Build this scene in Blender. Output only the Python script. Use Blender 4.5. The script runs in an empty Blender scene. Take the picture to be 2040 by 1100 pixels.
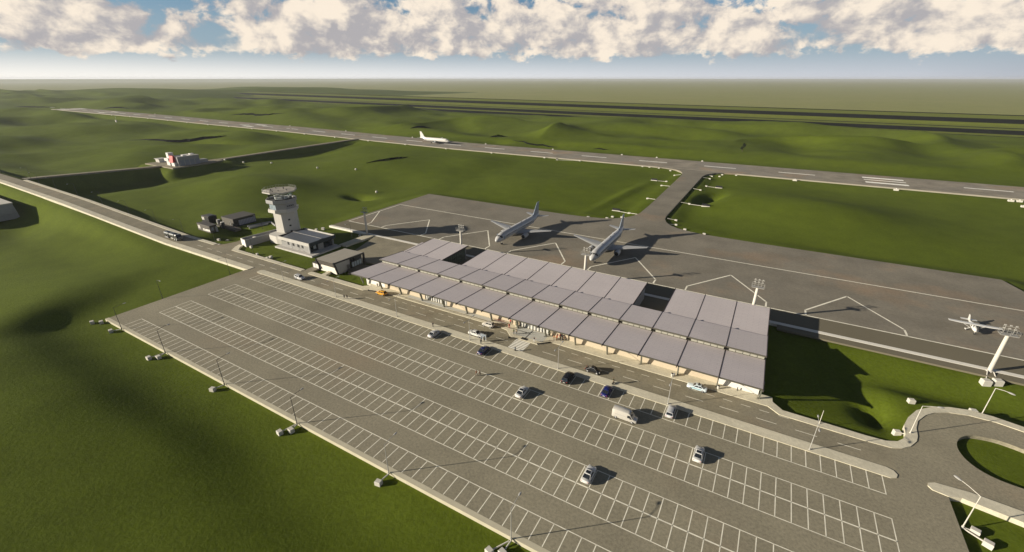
import bpy, bmesh, math, random
import numpy as np
from mathutils import Vector, Matrix
random.seed(7)
PI=math.pi; R=math.radians
scene=bpy.context.scene
col=scene.collection
SUN_AZ=R(39.5)      # direction the light travels, measured from +X towards +Y
SUN_EL=R(16.3)

# ------------------------------------------------------------------ materials
MATS={}
def nodes(name):
    m=bpy.data.materials.new(name); m.use_nodes=True
    nt=m.node_tree; b=nt.nodes['Principled BSDF']
    return m,nt,b
def N(nt,t,**kw):
    n=nt.nodes.new(t)
    for k,v in kw.items(): setattr(n,k,v)
    return n
def noise(nt,vec,scale,detail=3,rough=.55):
    n=N(nt,'ShaderNodeTexNoise'); n.inputs['Scale'].default_value=scale
    n.inputs['Detail'].default_value=detail; n.inputs['Roughness'].default_value=rough
    nt.links.new(vec,n.inputs['Vector']); return n.outputs['Fac']
def ramp(nt,fac,stops):
    r=N(nt,'ShaderNodeValToRGB'); e=r.color_ramp.elements
    while len(e)<len(stops): e.new(.5)
    for i,(p,c) in enumerate(stops):
        e[i].position=p; e[i].color=(c[0],c[1],c[2],1) if not isinstance(c,(int,float)) else (c,c,c,1)
    nt.links.new(fac,r.inputs['Fac']); return r.outputs['Color']
def mix(nt,fac,a,b,mode='MIX'):
    m=N(nt,'ShaderNodeMix',data_type='RGBA',blend_type=mode)
    for s,v in ((0,fac),(6,a),(7,b)):
        if hasattr(v,'is_linked') or hasattr(v,'links'): nt.links.new(v,m.inputs[s])
        elif isinstance(v,(int,float)): m.inputs[s].default_value=v
        else: m.inputs[s].default_value=(v[0],v[1],v[2],1)
    return m.outputs[2]
def bump(nt,b,h,strength,dist):
    n=N(nt,'ShaderNodeBump'); n.inputs['Strength'].default_value=strength; n.inputs['Distance'].default_value=dist
    nt.links.new(h,n.inputs['Height']); nt.links.new(n.outputs[0],b.inputs['Normal'])
def objvec(nt): return N(nt,'ShaderNodeTexCoord').outputs['Object']
def plain(name,c,rough=.6,metal=0,var=.12,scale=1.5,spec=.4,coat=0):
    """painted / cast surface: base colour with a little soiling"""
    if name in MATS: return MATS[name]
    m,nt,b=nodes(name); v=objvec(nt)
    f=noise(nt,v,scale,4,.6)
    lo=[x*(1-var) for x in c]; hi=[min(1,x*(1+var*.6)) for x in c]
    nt.links.new(ramp(nt,f,[(.3,lo),(.7,hi)]),b.inputs['Base Color'])
    b.inputs['Roughness'].default_value=rough; b.inputs['Metallic'].default_value=metal
    b.inputs['Specular IOR Level'].default_value=spec; b.inputs['Coat Weight'].default_value=coat
    MATS[name]=m; return m
def paving(name,c,patch,pink,spot=None,grain=.22,gs=1.6,stain=.35,fs=.012,rough=.85):
    m,nt,b=nodes(name); v=objvec(nt)
    big=noise(nt,v,fs,5,.62); mid=noise(nt,v,fs*5.3,5,.6); fine=noise(nt,v,gs,3,.7); spk=noise(nt,v,gs*5,2,.6)
    base=mix(nt,ramp(nt,mid,[(.35,0.),(.68,1.)]),[x*(1-stain*.45) for x in c],[x*(1+stain*.25) for x in c])
    base=mix(nt,ramp(nt,big,[(.50,0.),(.66,1.)]),base,patch)
    pk=noise(nt,v,fs*2.1,4,.6)
    mp=N(nt,'ShaderNodeMath',operation='MULTIPLY'); mp.inputs[1].default_value=pink
    if spot:
        d=N(nt,'ShaderNodeVectorMath',operation='DISTANCE'); sc=N(nt,'ShaderNodeVectorMath',operation='MULTIPLY')
        sc.inputs[1].default_value=(1/spot[2],1/spot[3],0); nt.links.new(v,sc.inputs[0]); nt.links.new(sc.outputs[0],d.inputs[0])
        d.inputs[1].default_value=(spot[0]/spot[2],spot[1]/spot[3],0)
        mr=N(nt,'ShaderNodeMapRange'); mr.inputs[1].default_value=1; mr.inputs[2].default_value=0; mr.inputs[3].default_value=0; mr.inputs[4].default_value=.13
        nt.links.new(d.outputs['Value'],mr.inputs[0]); ad=N(nt,'ShaderNodeMath',operation='ADD'); nt.links.new(pk,ad.inputs[0]); nt.links.new(mr.outputs[0],ad.inputs[1]); pk=ad.outputs[0]
    nt.links.new(ramp(nt,pk,[(.55,0.),(.70,1.)]),mp.inputs[0])
    base=mix(nt,mp.outputs[0],base,(.36,.235,.135))
    base=mix(nt,1.,base,ramp(nt,fine,[(.3,1-grain),(.7,1+grain*.55)]),'MULTIPLY')
    base=mix(nt,1.,base,ramp(nt,spk,[(.3,1-grain*.7),(.7,1+grain*.4)]),'MULTIPLY')
    nt.links.new(base,b.inputs['Base Color']); b.inputs['Roughness'].default_value=rough
    b.inputs['Specular IOR Level'].default_value=.2
    bump(nt,b,fine,.35,.05)
    MATS[name]=m; return m
def grass_mat(name,c1,c2,c3,bs=.4):
    m,nt,b=nodes(name); v=objvec(nt)
    a=noise(nt,v,.012,4,.6); d=noise(nt,v,.09,4,.65); f=noise(nt,v,1.3,3,.7); s=noise(nt,v,.0035,3,.5)
    base=mix(nt,ramp(nt,a,[(.3,0.),(.7,1.)]),c1,c2)
    base=mix(nt,ramp(nt,s,[(.45,0.),(.62,1.)]),base,c3)
    base=mix(nt,1.,base,ramp(nt,d,[(.25,.84),(.75,1.12)]),'MULTIPLY')
    base=mix(nt,1.,base,ramp(nt,f,[(.28,.80),(.72,1.14)]),'MULTIPLY')
    nt.links.new(base,b.inputs['Base Color']); b.inputs['Roughness'].default_value=.95
    b.inputs['Specular IOR Level'].default_value=.05
    bump(nt,b,f,bs,.22)
    MATS[name]=m; return m
def roofing(name,c):
    m,nt,b=nodes(name); v=objvec(nt)
    w=N(nt,'ShaderNodeTexBrick'); w.offset=.5
    for i,val in (('Scale',1.),('Mortar Size',.06),('Brick Width',3.1),('Row Height',.95),('Mortar Smooth',.3)): w.inputs[i].default_value=val
    w.inputs['Color1'].default_value=(c[0],c[1],c[2],1); w.inputs['Color2'].default_value=(c[0]*.97,c[1]*.97,c[2]*.98,1)
    w.inputs['Mortar'].default_value=(c[0]*.84,c[1]*.84,c[2]*.86,1)
    nt.links.new(v,w.inputs['Vector'])
    o=mix(nt,1.,w.outputs['Color'],ramp(nt,noise(nt,v,.06,4,.6),[(.3,.93),(.7,1.05)]),'MULTIPLY')
    nt.links.new(o,b.inputs['Base Color']); b.inputs['Roughness'].default_value=.6; b.inputs['Specular IOR Level'].default_value=.25
    MATS[name]=m; return m
def corrugated(name,c,axis='X',scale=1.3,lo=.72):
    m,nt,b=nodes(name); v=objvec(nt)
    w=N(nt,'ShaderNodeTexWave',wave_type='BANDS',bands_direction=axis); w.inputs['Scale'].default_value=scale; w.inputs['Distortion'].default_value=.0
    nt.links.new(v,w.inputs['Vector'])
    nt.links.new(mix(nt,w.outputs['Fac'],[x*lo for x in c],c),b.inputs['Base Color'])
    b.inputs['Roughness'].default_value=.45; b.inputs['Metallic'].default_value=.35
    MATS[name]=m; return m
def glass(name,c,rough=.08):
    m,nt,b=nodes(name)
    f=noise(nt,objvec(nt),.6,2)
    nt.links.new(ramp(nt,f,[(.3,[x*.8 for x in c]),(.7,c)]),b.inputs['Base Color'])
    b.inputs['Roughness'].default_value=rough; b.inputs['Specular IOR Level'].default_value=.8
    MATS[name]=m; return m

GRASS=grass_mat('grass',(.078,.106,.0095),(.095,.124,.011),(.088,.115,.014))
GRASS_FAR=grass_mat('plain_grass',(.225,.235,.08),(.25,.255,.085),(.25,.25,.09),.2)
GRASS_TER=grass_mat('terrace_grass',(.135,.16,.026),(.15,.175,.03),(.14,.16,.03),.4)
BANK_SHADE=plain('bank_face_shade',(.006,.007,.006),.95,0,.3,.05,.05)  # near-black colour paints shade onto the sunlit terrace and bank faces
ASPHALT=paving('asphalt',(.290,.262,.185),(.266,.240,.172),.2,None,.26,1.9)
RUNWAY=paving('runway_asphalt',(.275,.245,.190),(.240,.222,.190),.55,None,.15,.8,.6,.016)
APRON=paving('apron_concrete',(.222,.200,.155),(.205,.187,.150),.45,(38,200,58,26),.16,1.,.45,.011)
SERVICE=plain('service_asphalt',(.160,.142,.098),.9,0,.06,.05,.15)
ROADM=paving('road_asphalt',(.272,.243,.170),(.252,.228,.166),.2,None,.2,1.6,.4,.03)
PAVE=paving('paving_slabs',(.61,.565,.43),(.58,.54,.42),.0,None,.14,1.5,.25,.04)
KERB=plain('kerb_concrete',(.50,.46,.34),.85,0,.1,.3,.2)
MARK=plain('road_paint',(.82,.78,.64),.7,0,.18,.5,.2)
BRIGHT=plain('runway_paint',(.92,.90,.80),.7,0,.12,.15,.2)
CONC=plain('concrete',(.46,.44,.40),.85,0,.12,.7,.2)
CONCW=plain('pale_concrete',(.52,.495,.43),.8,0,.1,.5,.2)
ROOF=roofing('roof_sheet',(.505,.458,.448))
BEAM=plain('roof_beam_paint',(.05,.038,.036),.5,0,.2)
FASCIA=plain('fascia_olive',(.078,.073,.054),.6,0,.1)
COLM=plain('column_olive',(.13,.13,.10),.6,0,.15)
BEIGE=plain('beige_render',(.50,.425,.31),.85,0,.05,.3,.2)
WHITE=plain('white_render',(.66,.64,.59),.8,0,.04,.3,.2)
TWHITE=plain('tower_white',(.50,.48,.43),.8,0,.04,.3,.2)
ANNEXW=plain('annex_grey',(.27,.265,.25),.8,0,.05,.3,.2)
GREYW=plain('grey_render',(.31,.305,.295),.8,0,.08,.3,.2)
PANE=glass('pale_glazing',(.62,.61,.55),.15)
CLER=glass('clerestory_glazing',(.36,.35,.29),.2)
DGLASS=glass('dark_glass',(.018,.022,.026))
GGLASS=glass('greenish_glass',(.10,.115,.085),.12)
BGLASS=glass('bluish_glass',(.30,.36,.40),.06)
BLACK=plain('black_paint',(.012,.012,.013),.5,0,.3)
DARKM=plain('dark_metal',(.045,.045,.045),.45,.3,.2)
STEEL=plain('galvanised_steel',(.42,.41,.38),.5,.2,.12)
POLE=plain('lamp_pole_paint',(.40,.39,.36),.5,.2,.12)
BROWN=plain('brown_cladding',(.085,.076,.062),.7,0,.1)
DBROWN=plain('dark_brown_cladding',(.075,.068,.058),.7,0,.15)
TAN=plain('tan_roof_felt',(.30,.275,.225),.9,0,.06,.3)
TEAL=plain('dark_teal_panel',(.022,.032,.040),.45,0,.15)
REDP=plain('red_panel',(.42,.022,.015),.5,0,.08)
AIRW=plain('airliner_white',(.60,.59,.55),.28,0,.03,.2,.5,.3)
AIRG=plain('airliner_grey_tail',(.26,.31,.37),.3,0,.05,.2,.5,.3)
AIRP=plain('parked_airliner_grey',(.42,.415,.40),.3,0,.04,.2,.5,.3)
SHOULD=plain('runway_shoulder',(.31,.285,.225),.9,0,.1,.2,.2)
EDGEB=plain('edge_beam_white',(.68,.65,.57),.8,0,.08,.3,.2)
WINGG=plain('wing_grey',(.33,.33,.32),.35,0,.05,.3,.5)
TYRE=plain('rubber',(.015,.015,.015),.9,0,.2)
RIM=plain('alloy',(.5,.5,.5),.35,.6,.1)
METROOF=corrugated('metal_roof',(.125,.14,.168),'X',.25,.7)
SHUT=corrugated('shutter_metal',(.30,.31,.38),'Y',.4,.5)
GREYP=plain('warehouse_panel',(.085,.077,.06),.75,0,.08)

# ------------------------------------------------------------------ mesh helpers
def link(o,parent=None):
    col.objects.link(o)
    if parent is not None: o.parent=parent
    return o
def tag(o,label=None,cat=None,group=None,kind=None):
    for k,v in (('label',label),('category',cat),('group',group),('kind',kind)):
        if v: o[k]=v
    return o
def thing(name,label,cat,loc=(0,0,0),rz=0,group=None):
    o=bpy.data.objects.new(name,None); o.empty_display_size=.3
    link(o); o.location=loc; o.rotation_euler=(0,0,rz)
    return tag(o,label,cat,group)
class MB:
    def __init__(s): s.v=[]; s.f=[]; s.M=None
    def add(s,vs,fs):
        n=len(s.v)
        if s.M is not None: vs=[tuple(s.M@Vector(p)) for p in vs]
        s.v+= [tuple(p) for p in vs]; s.f+=[tuple(i+n for i in f) for f in fs]; return s
    def box(s,x0,x1,y0,y1,z0,z1,bev=0):
        if bev:
            b=bev; rings=[]
            for z,i in ((z0,b),(z0+b,0),(z1-b,0),(z1,b)):
                rings.append([(x0+i+b,y0+i,z),(x1-i-b,y0+i,z),(x1-i,y0+i+b,z),(x1-i,y1-i-b,z),(x1-i-b,y1-i,z),(x0+i+b,y1-i,z),(x0+i,y1-i-b,z),(x0+i,y0+i+b,z)])
            return s.loft(rings)
        return s.add([(x0,y0,z0),(x1,y0,z0),(x1,y1,z0),(x0,y1,z0),(x0,y0,z1),(x1,y0,z1),(x1,y1,z1),(x0,y1,z1)],
            [(0,3,2,1),(4,5,6,7),(0,1,5,4),(1,2,6,5),(2,3,7,6),(3,0,4,7)])
    def cbox(s,c,sz,rz=0,bev=0):
        old=s.M; m=Matrix.Translation(c)@Matrix.Rotation(rz,4,'Z'); s.M=m if old is None else old@m
        s.box(-sz[0]/2,sz[0]/2,-sz[1]/2,sz[1]/2,-sz[2]/2,sz[2]/2,bev); s.M=old; return s
    def loft(s,rings,caps=True):
        k=len(rings[0]); vs=[p for r in rings for p in r]; fs=[]
        for i in range(len(rings)-1):
            for j in range(k):
                a=i*k+j; b=i*k+(j+1)%k; fs.append((a,b,b+k,a+k))
        if caps: fs.append(tuple(reversed(range(k)))); fs.append(tuple(range((len(rings)-1)*k,len(rings)*k)))
        return s.add(vs,fs)
    def prism(s,poly,z0,z1): return s.loft([[(x,y,z0) for x,y in poly],[(x,y,z1) for x,y in poly]])
    def tube(s,p0,p1,r0,r1=None,n=8,caps=True):
        r1=r0 if r1 is None else r1; p0=Vector(p0); p1=Vector(p1); d=(p1-p0)
        if d.length<1e-6: return s
        d.normalize(); a=d.orthogonal().normalized(); b=d.cross(a)
        rg=lambda p,r:[tuple(p+a*(r*math.cos(2*PI*i/n))+b*(r*math.sin(2*PI*i/n))) for i in range(n)]
        return s.loft([rg(p0,r0),rg(p1,r1)],caps)
    def ball(s,c,rx,ry,rz,n=10,m=6):
        rings=[]
        for j in range(m+1):
            t=-PI/2+PI*(.04+.92*j/m)
            rings.append([(c[0]+rx*math.cos(t)*math.cos(2*PI*i/n),c[1]+ry*math.cos(t)*math.sin(2*PI*i/n),c[2]+rz*math.sin(t)) for i in range(n)])
        return s.loft(rings)
    def quad(s,a,b,c,d): return s.add([a,b,c,d],[(0,1,2,3)])
    def panel(s,a,b,c,d,t=.03):
        a,b,c,d=map(Vector,(a,b,c,d)); n=(b-a).cross(d-a).normalized()*t
        return s.loft([[tuple(p) for p in (a,b,c,d)],[tuple(p+n) for p in (a,b,c,d)]])
    def build(s,name,mat,parent=None,smooth=False):
        me=bpy.data.meshes.new(name); me.from_pydata(s.v,[],s.f)
        if mat is not None: me.materials.append(mat)
        bm=bmesh.new(); bm.from_mesh(me); bmesh.ops.recalc_face_normals(bm,faces=bm.faces); bm.to_mesh(me); bm.free()
        if smooth:
            me.polygons.foreach_set('use_smooth',[True]*len(me.polygons))
            try: me.set_sharp_from_angle(angle=R(40))
            except Exception: pass
        return link(bpy.data.objects.new(name,me),parent)
def slab(name,poly,ztop,thick,mat,holes=(),parent=None,zf=None,kind='structure'):
    """flat sheet of any outline with vertical sides; zf(x,y) lifts it"""
    bm=bmesh.new(); loops=[]
    for lp in [poly]+list(holes):
        vs=[bm.verts.new((x,y,0)) for x,y in lp]; loops.append(vs)
        for i in range(len(vs)): bm.edges.new((vs[i],vs[(i+1)%len(vs)]))
    bmesh.ops.triangle_fill(bm,use_beauty=True,use_dissolve=False,edges=bm.edges[:],normal=(0,0,1))
    for f in bm.faces:
        if f.normal.z<0: f.normal_flip()
    bot={v:bm.verts.new((v.co.x,v.co.y,-thick)) for lp in loops for v in lp}
    for lp in loops:
        for i in range(len(lp)):
            a,b=lp[i],lp[(i+1)%len(lp)]
            bm.faces.new((a,b,bot[b],bot[a]))
    for v in bm.verts: v.co.z+=ztop+(zf(v.co.x,v.co.y) if zf else 0)
    bmesh.ops.recalc_face_normals(bm,faces=bm.faces)
    up=sum(f.normal.z*f.calc_area() for f in bm.faces if abs(f.normal.z)>.5)
    if up<0:
        for f in bm.faces: f.normal_flip()
    me=bpy.data.meshes.new(name); bm.to_mesh(me); bm.free(); me.materials.append(mat)
    o=link(bpy.data.objects.new(name,me),parent)
    if kind and parent is None: o['kind']=kind
    return o
def children(o): return [c for c in CH.get(o.name,[])]
CH={}
def copy_tree(o,loc=None,rz=None,parent=None):
    kids={}
    for c in bpy.data.objects:
        if c.parent is not None: kids.setdefault(c.parent.name,[]).append(c)
    def rec(a,par):
        c=a.copy(); col.objects.link(c)
        if par is not None:
            c.parent=par; c.matrix_parent_inverse=a.matrix_parent_inverse.copy()
        for k in kids.get(a.name,[]): rec(k,c)
        return c
    r=rec(o,parent)
    if loc is not None: r.location=loc
    if rz is not None: r.rotation_euler=(0,0,rz)
    return r
ORD=['first','second','third','fourth','fifth','sixth','seventh','eighth','ninth','tenth','eleventh','twelfth','thirteenth','fourteenth','fifteenth','sixteenth','seventeenth','eighteenth','nineteenth','twentieth']
def rect(x0,x1,y0,y1): return [(x0,y0),(x1,y0),(x1,y1),(x0,y1)]
HAZE=5e-5; EXPO=.75
# ------------------------------------------------------------------ terrain
def pl(xs,ys): return lambda x: np.interp(x,xs,ys)
zrun=pl([-1400,-1369,-970,-780,-600,-420,-300],[8.1,8.1,6.4,4.4,3.6,1.2,0])
zroad=pl([-800,-480,-440,-346,-270,-235],[6.2,6.2,6.0,4.2,1.3,0])
zacc=pl([100,104,141,172,226,296,385,398],[6.0,6.0,4.1,2.5,.6,1.2,1.7,1.7])
FIRE_Z=2.0
def vnoise(x,y,seed):
    xi=np.floor(x).astype(np.int64); yi=np.floor(y).astype(np.int64); fx=x-xi; fy=y-yi
    def h(a,b):
        n=(a*374761393+b*668265263+seed*974634541)&0x7fffffff
        n=((n^(n>>13))*1274126177)&0x7fffffff
        return ((n^(n>>16))&0xffff)/32767.5-1
    u=fx*fx*fx*(fx*(fx*6-15)+10); v=fy*fy*fy*(fy*(fy*6-15)+10)
    return (h(xi,yi)*(1-u)+h(xi+1,yi)*u)*(1-v)+(h(xi,yi+1)*(1-u)+h(xi+1,yi+1)*u)*v
def sst(x,a,b):
    t=np.clip((x-a)/(b-a),0,1); return t*t*(3-2*t)
def rdist(x,y,x0,x1,y0,y1):
    dx=np.maximum(np.maximum(x0-x,x-x1),0); dy=np.maximum(np.maximum(y0-y,y-y1),0); return np.hypot(dx,dy)
PLAT=[((-172,40,44,100.5),lambda x,y:0*x,22),((-122,11,97,146),lambda x,y:0*x,14),((-150,-118,97,150),lambda x,y:0*x,14),
 ((-191,87,144,224),lambda x,y:0*x,16),((-60,-43,224,398),lambda x,y:0*x,9),((-85,-18,224,232),lambda x,y:0*x,9),((-1372,520,397,445),lambda x,y:zrun(x),22),
 ((-760,-172,88.6,100.5),lambda x,y:zroad(x),11),((-449,-441,100,398),lambda x,y:zacc(y),5),((-471,-424,183,228),lambda x,y:0*x+FIRE_Z,14),
 ((-246,-150,100,136),lambda x,y:0*x+.5,12),((37,120,84,121),lambda x,y:0*x,9),((87,95,141,214),lambda x,y:0*x,12)]
def gauss(x,y,cx,cy,sx,sy,rot=0):
    c,s=math.cos(rot),math.sin(rot); u=(x-cx)*c+(y-cy)*s; v=-(x-cx)*s+(y-cy)*c
    return np.exp(-((u/sx)**2+(v/sy)**2))
def natural(x,y):
    n=-2.2+1.7*vnoise(x/95+.3,y/95,1)+.55*vnoise(x/38,y/38,2)+.1*vnoise(x/14,y/14,3)
    # lawn towards the camera
    low=np.where(x>-172,sst(y,50,12),sst(y,50+36*sst(x,-172,-215),12+30*sst(x,-172,-215)))*sst(x,-330,-150)
    n=n*(1-low)+low*(-1.3+.35*vnoise(x/45,y/45,41)+.12*vnoise(x/16,y/16,42))
    t=.078*(-(np.maximum(x,-125)+34)*.78-(y-34)*.63); n+=low*(np.sqrt(t*t+2.2)+t)/2
    n+=.8*gauss(x,y,-92,27,17,8,.4)
    # rolling ground between road and runway
    mid=sst(y,100,160)*sst(y,400,330)*sst(x,-190,-240)
    n+=mid*(3.2*vnoise(x/80,y/60,5)+1.2)
    n+=sst(x,-470,-560)*sst(y,105,150)*sst(y,395,350)*(7*vnoise(x/150,y/75,21)+2.5*vnoise(x/60,y/40,22))
    n-=5.5*gauss(x,y,-420,140,22,40)+3.0*gauss(x,y,-425,320,16,60)
    n+=2.6*gauss(x,y,-300,185,70,30)
    n+=6.5*gauss(x,y,28,300,50,36)-1.2*gauss(x,y,-20,260,30,22)+1.3*gauss(x,y,-82,290,45,3.5,1.45)+2.5*gauss(x,y,-150,300,40,30)
    # hills behind the runway
    far=sst(y,448,560)
    ridge=1-np.abs(vnoise(x/210+.7,y/150+.2,7))
    hill=13*ridge**2+6*vnoise(x/300,y/230,8)+6.2*vnoise(x/80,y/62,9)+1.4*vnoise(x/34,y/30,12)-3
    n=n*(1-far)+far*(np.clip(hill,-7,20)*sst(y,930,760)-2*sst(y,760,930))
    for (a_,b_,c_,d_,e_) in ((-36,548,48,70,.9),(-305,655,60,80,.6)):
        q_=gauss(x,y,a_,b_,c_,d_)*e_; n=n*(1-q_)+q_*2.5
    # high ground at the far left
    lw=sst(x,-650,-1500)
    n+=lw*(7+6*vnoise(x/260,y/200,10)+3.5*vnoise(x/90,y/70,13))*sst(y,100,300)*sst(y,1300,700)
    n+=sst(x,-1500,-2300)*(16+10*vnoise(x/330,y/260,31))*sst(y,500,1000)
    out=np.maximum(sst(x,-2900,-3550),sst(y,1900,2650)); out=np.maximum(out,sst(y,850,1050)*sst(x,-2000,-1700))
    n=n*(1-out)-14.2*out
    # ground falls away west of the road
    n-=sst(y,92,60)*sst(x,-180,-260)*4.5
    # hollows
    for (cx,cy,sx,sy,r,d) in ((-236,206,9,5,0,6.0),(-30,309,5.5,17,-.25,6.5),(35.5,111,3.2,4.6,.2,3.2),(-290,470,16,6,.2,5),(-585,300,40,7,.35,6),(-560,505,40,6,.1,5),(-420,540,26,6,.1,5)):
        n-=d*gauss(x,y,cx,cy,sx,sy,r)
    return n
def terrain_z(x,y):
    x=np.asarray(x,float); y=np.asarray(y,float)
    z=natural(x,y)
    w=np.zeros_like(z); acc=np.zeros_like(z); wmin=np.ones_like(z)
    for (r,zt,F) in PLAT:
        d=rdist(x,y,*r); k=1-sst(d,.3,F)
        t=zt(x,y)-.85
        acc+=k*k*t; w+=k*k; wmin=np.minimum(wmin,1-k)
    t=np.where(w>1e-6,acc/np.maximum(w,1e-6),0)
    z=t*(1-wmin)+z*wmin
    # wedges under sheets must stay under them
    for (r,zt,F) in PLAT:
        ins=rdist(x,y,*r)<2.0
        z=np.where(ins,np.minimum(z,zt(x,y)-.6),z)
    z=z-4.6*gauss(x,y,-220,113.5,10.5,6,.5)-3.6*gauss(x,y,-350,70,26,13)-2.8*gauss(x,y,32.6,112,2.6,4.4)
    return z
def tz(x,y): return float(terrain_z(np.array([x]),np.array([y]))[0])
def cat_range(*segs):
    out=[]
    for a,b,s in segs: out+=list(np.arange(a,b,s))
    return np.array(out+[segs[-1][1]])
xs=cat_range((-3600,-1400,40),(-1400,-700,10),(-700,-270,4),(-270,110,2.4),(110,420,7),(420,1300,25))
ys=cat_range((-90,240,2.4),(240,470,3.5),(470,840,6),(840,900,12),(900,2700,40))
def grid(name,xs,ys,mat,keep=None):
    X,Y=np.meshgrid(xs,ys); Z=terrain_z(X.ravel(),Y.ravel())
    nx,ny=len(xs),len(ys)
    V=np.stack([X.ravel(),Y.ravel(),Z],1)
    i=np.arange(nx-1)[None]+np.arange(ny-1)[:,None]*nx; i=i.ravel()
    if keep is not None:
        cx=(X[:-1,:-1]+X[1:,1:]).ravel()/2; cy=(Y[:-1,:-1]+Y[1:,1:]).ravel()/2; i=i[keep(cx,cy)]
    Fq=np.stack([i,i+1,i+1+nx,i+nx],1)
    me=bpy.data.meshes.new(name); me.vertices.add(len(V)); me.vertices.foreach_set('co',V.ravel())
    me.loops.add(Fq.size); me.loops.foreach_set('vertex_index',Fq.ravel().astype(np.int32))
    me.polygons.add(len(Fq)); me.polygons.foreach_set('loop_start',(np.arange(len(Fq))*4).astype(np.int32))
    me.update(calc_edges=True); me.validate()
    me.polygons.foreach_set('use_smooth',[True]*len(Fq)); me.materials.append(mat)
    o=link(bpy.data.objects.new(name,me)); o['kind']='structure'; return o
grid('terrain',xs,ys,GRASS,lambda x,y:(y<900)|(x<-1700))
# plain to the horizon
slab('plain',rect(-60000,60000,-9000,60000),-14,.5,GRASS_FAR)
# terraces: long embankments beyond the hills
def extrude_profile(name,prof,mat,x0=-3000,x1=2600):
    m=MB(); st=[x0+(x1-x0)*i/40 for i in range(41)]
    ky=lambda x:1+.20*(400-x)/2150
    for a,b in zip(st[:-1],st[1:]):
        for (p,q) in zip(prof[:-1],prof[1:]):
            m.quad((a,p[0]*ky(a),p[1]),(b,p[0]*ky(b),p[1]),(b,q[0]*ky(b),q[1]),(a,q[0]*ky(a),q[1]))
    o=m.build(name,mat,None,True); o['kind']='structure'; return o
extrude_profile('embankment',[(870,-14),(872,-3.2)],BANK_SHADE)
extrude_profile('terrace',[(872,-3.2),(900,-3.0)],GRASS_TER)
extrude_profile('embankment',[(900,-3.0),(903,2.4)],BANK_SHADE)
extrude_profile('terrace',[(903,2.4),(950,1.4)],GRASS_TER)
extrude_profile('embankment',[(950,1.4),(951,2.1)],BANK_SHADE)
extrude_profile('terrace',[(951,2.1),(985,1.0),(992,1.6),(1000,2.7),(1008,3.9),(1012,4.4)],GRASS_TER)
extrude_profile('embankment',[(1012,4.4),(1015,10.6)],BANK_SHADE)
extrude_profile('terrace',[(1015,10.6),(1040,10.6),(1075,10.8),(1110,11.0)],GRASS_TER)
extrude_profile('embankment',[(1110,11),(1112,12.2),(1128,11),(1150,5),(1185,-14)],BANK_SHADE)

def chaikin(p,n=2):
    for _ in range(n):
        p=[q for i in range(len(p)) for a,b in ((p[i],p[(i+1)%len(p)]),) for q in ((a[0]*.75+b[0]*.25,a[1]*.75+b[1]*.25),(a[0]*.25+b[0]*.75,a[1]*.25+b[1]*.75))]
    return p
# small cut banks in the hills
def bank(pts,h):
    m=MB(); n=len(pts); rows=[]
    for i,(x,y) in enumerate(pts):
        k=h*math.sin(PI*(i+.35)/(n-.3)); z=tz(x,y)-.4; rows.append(((x,y,z),(x+.3,y+.9,z+k+.4),(x+.5,y+4.5,z+k*.7),(x+.6,y+11,z-.3)))
    for a,b in zip(rows[:-1],rows[1:]):
        for q in range(3): m.quad(a[q],b[q],b[q+1],a[q+1])
    o=m.build('embankment',GRASS); o.data.materials.append(BANK_SHADE); o['kind']='structure'
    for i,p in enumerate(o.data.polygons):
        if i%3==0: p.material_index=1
        if p.normal.z<0: p.flip()
def dense(pts,n=5):
    out=[]; r=random.Random(len(pts)*7+int(abs(pts[0][0])))
    for (a,b) in zip(pts[:-1],pts[1:]):
        for i in range(n): t=i/n; out.append((a[0]+(b[0]-a[0])*t+r.uniform(-1.2,1.2),a[1]+(b[1]-a[1])*t+r.uniform(-2.5,2.5)))
    return out+[pts[-1]]
for pts,h in (([(-722,273),(-641,278),(-615,302),(-602,313),(-600,328)],3.4),([(-892,503),(-862,507),(-835,512),(-800,520),(-770,534)],3.0),([(-1740,430),(-1690,440),(-1640,456),(-1590,476)],3),([(-1345,478),(-1300,484),(-1260,494)],2.6),
    ([(-450,497),(-444,512),(-437,527)],2.2),([(-312,488),(-308,500),(-314,516),(-312,531)],2.6),([(-275,482),(-240,479),(-213,477)],1.6),([(-172,478),(-154,479)],1.3),([(-309,281),(-303,293),(-299,311),(-299,322)],1.6)):
    bank(dense(pts),h)
# ------------------------------------------------------------------ pavements
slab('parking_lot',rect(-172,40,44.2,92),0,1.6,ASPHALT)
slab('kerb_strip',rect(-172.2,40.2,43.2,44.2),.015,1.6,KERB)
slab('road',rect(-172,33,92,100.4),0,1.2,ROADM)
slab('median',[(-166.3,90.3),(-166.1,91.3),(-165.2,92),(31.3,92),(32.4,91.6),(32.9,90.7),(32.6,89.7),(31.6,89.15),(-164.6,89.15),(-165.9,89.5)],.13,.13,PAVE)
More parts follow.
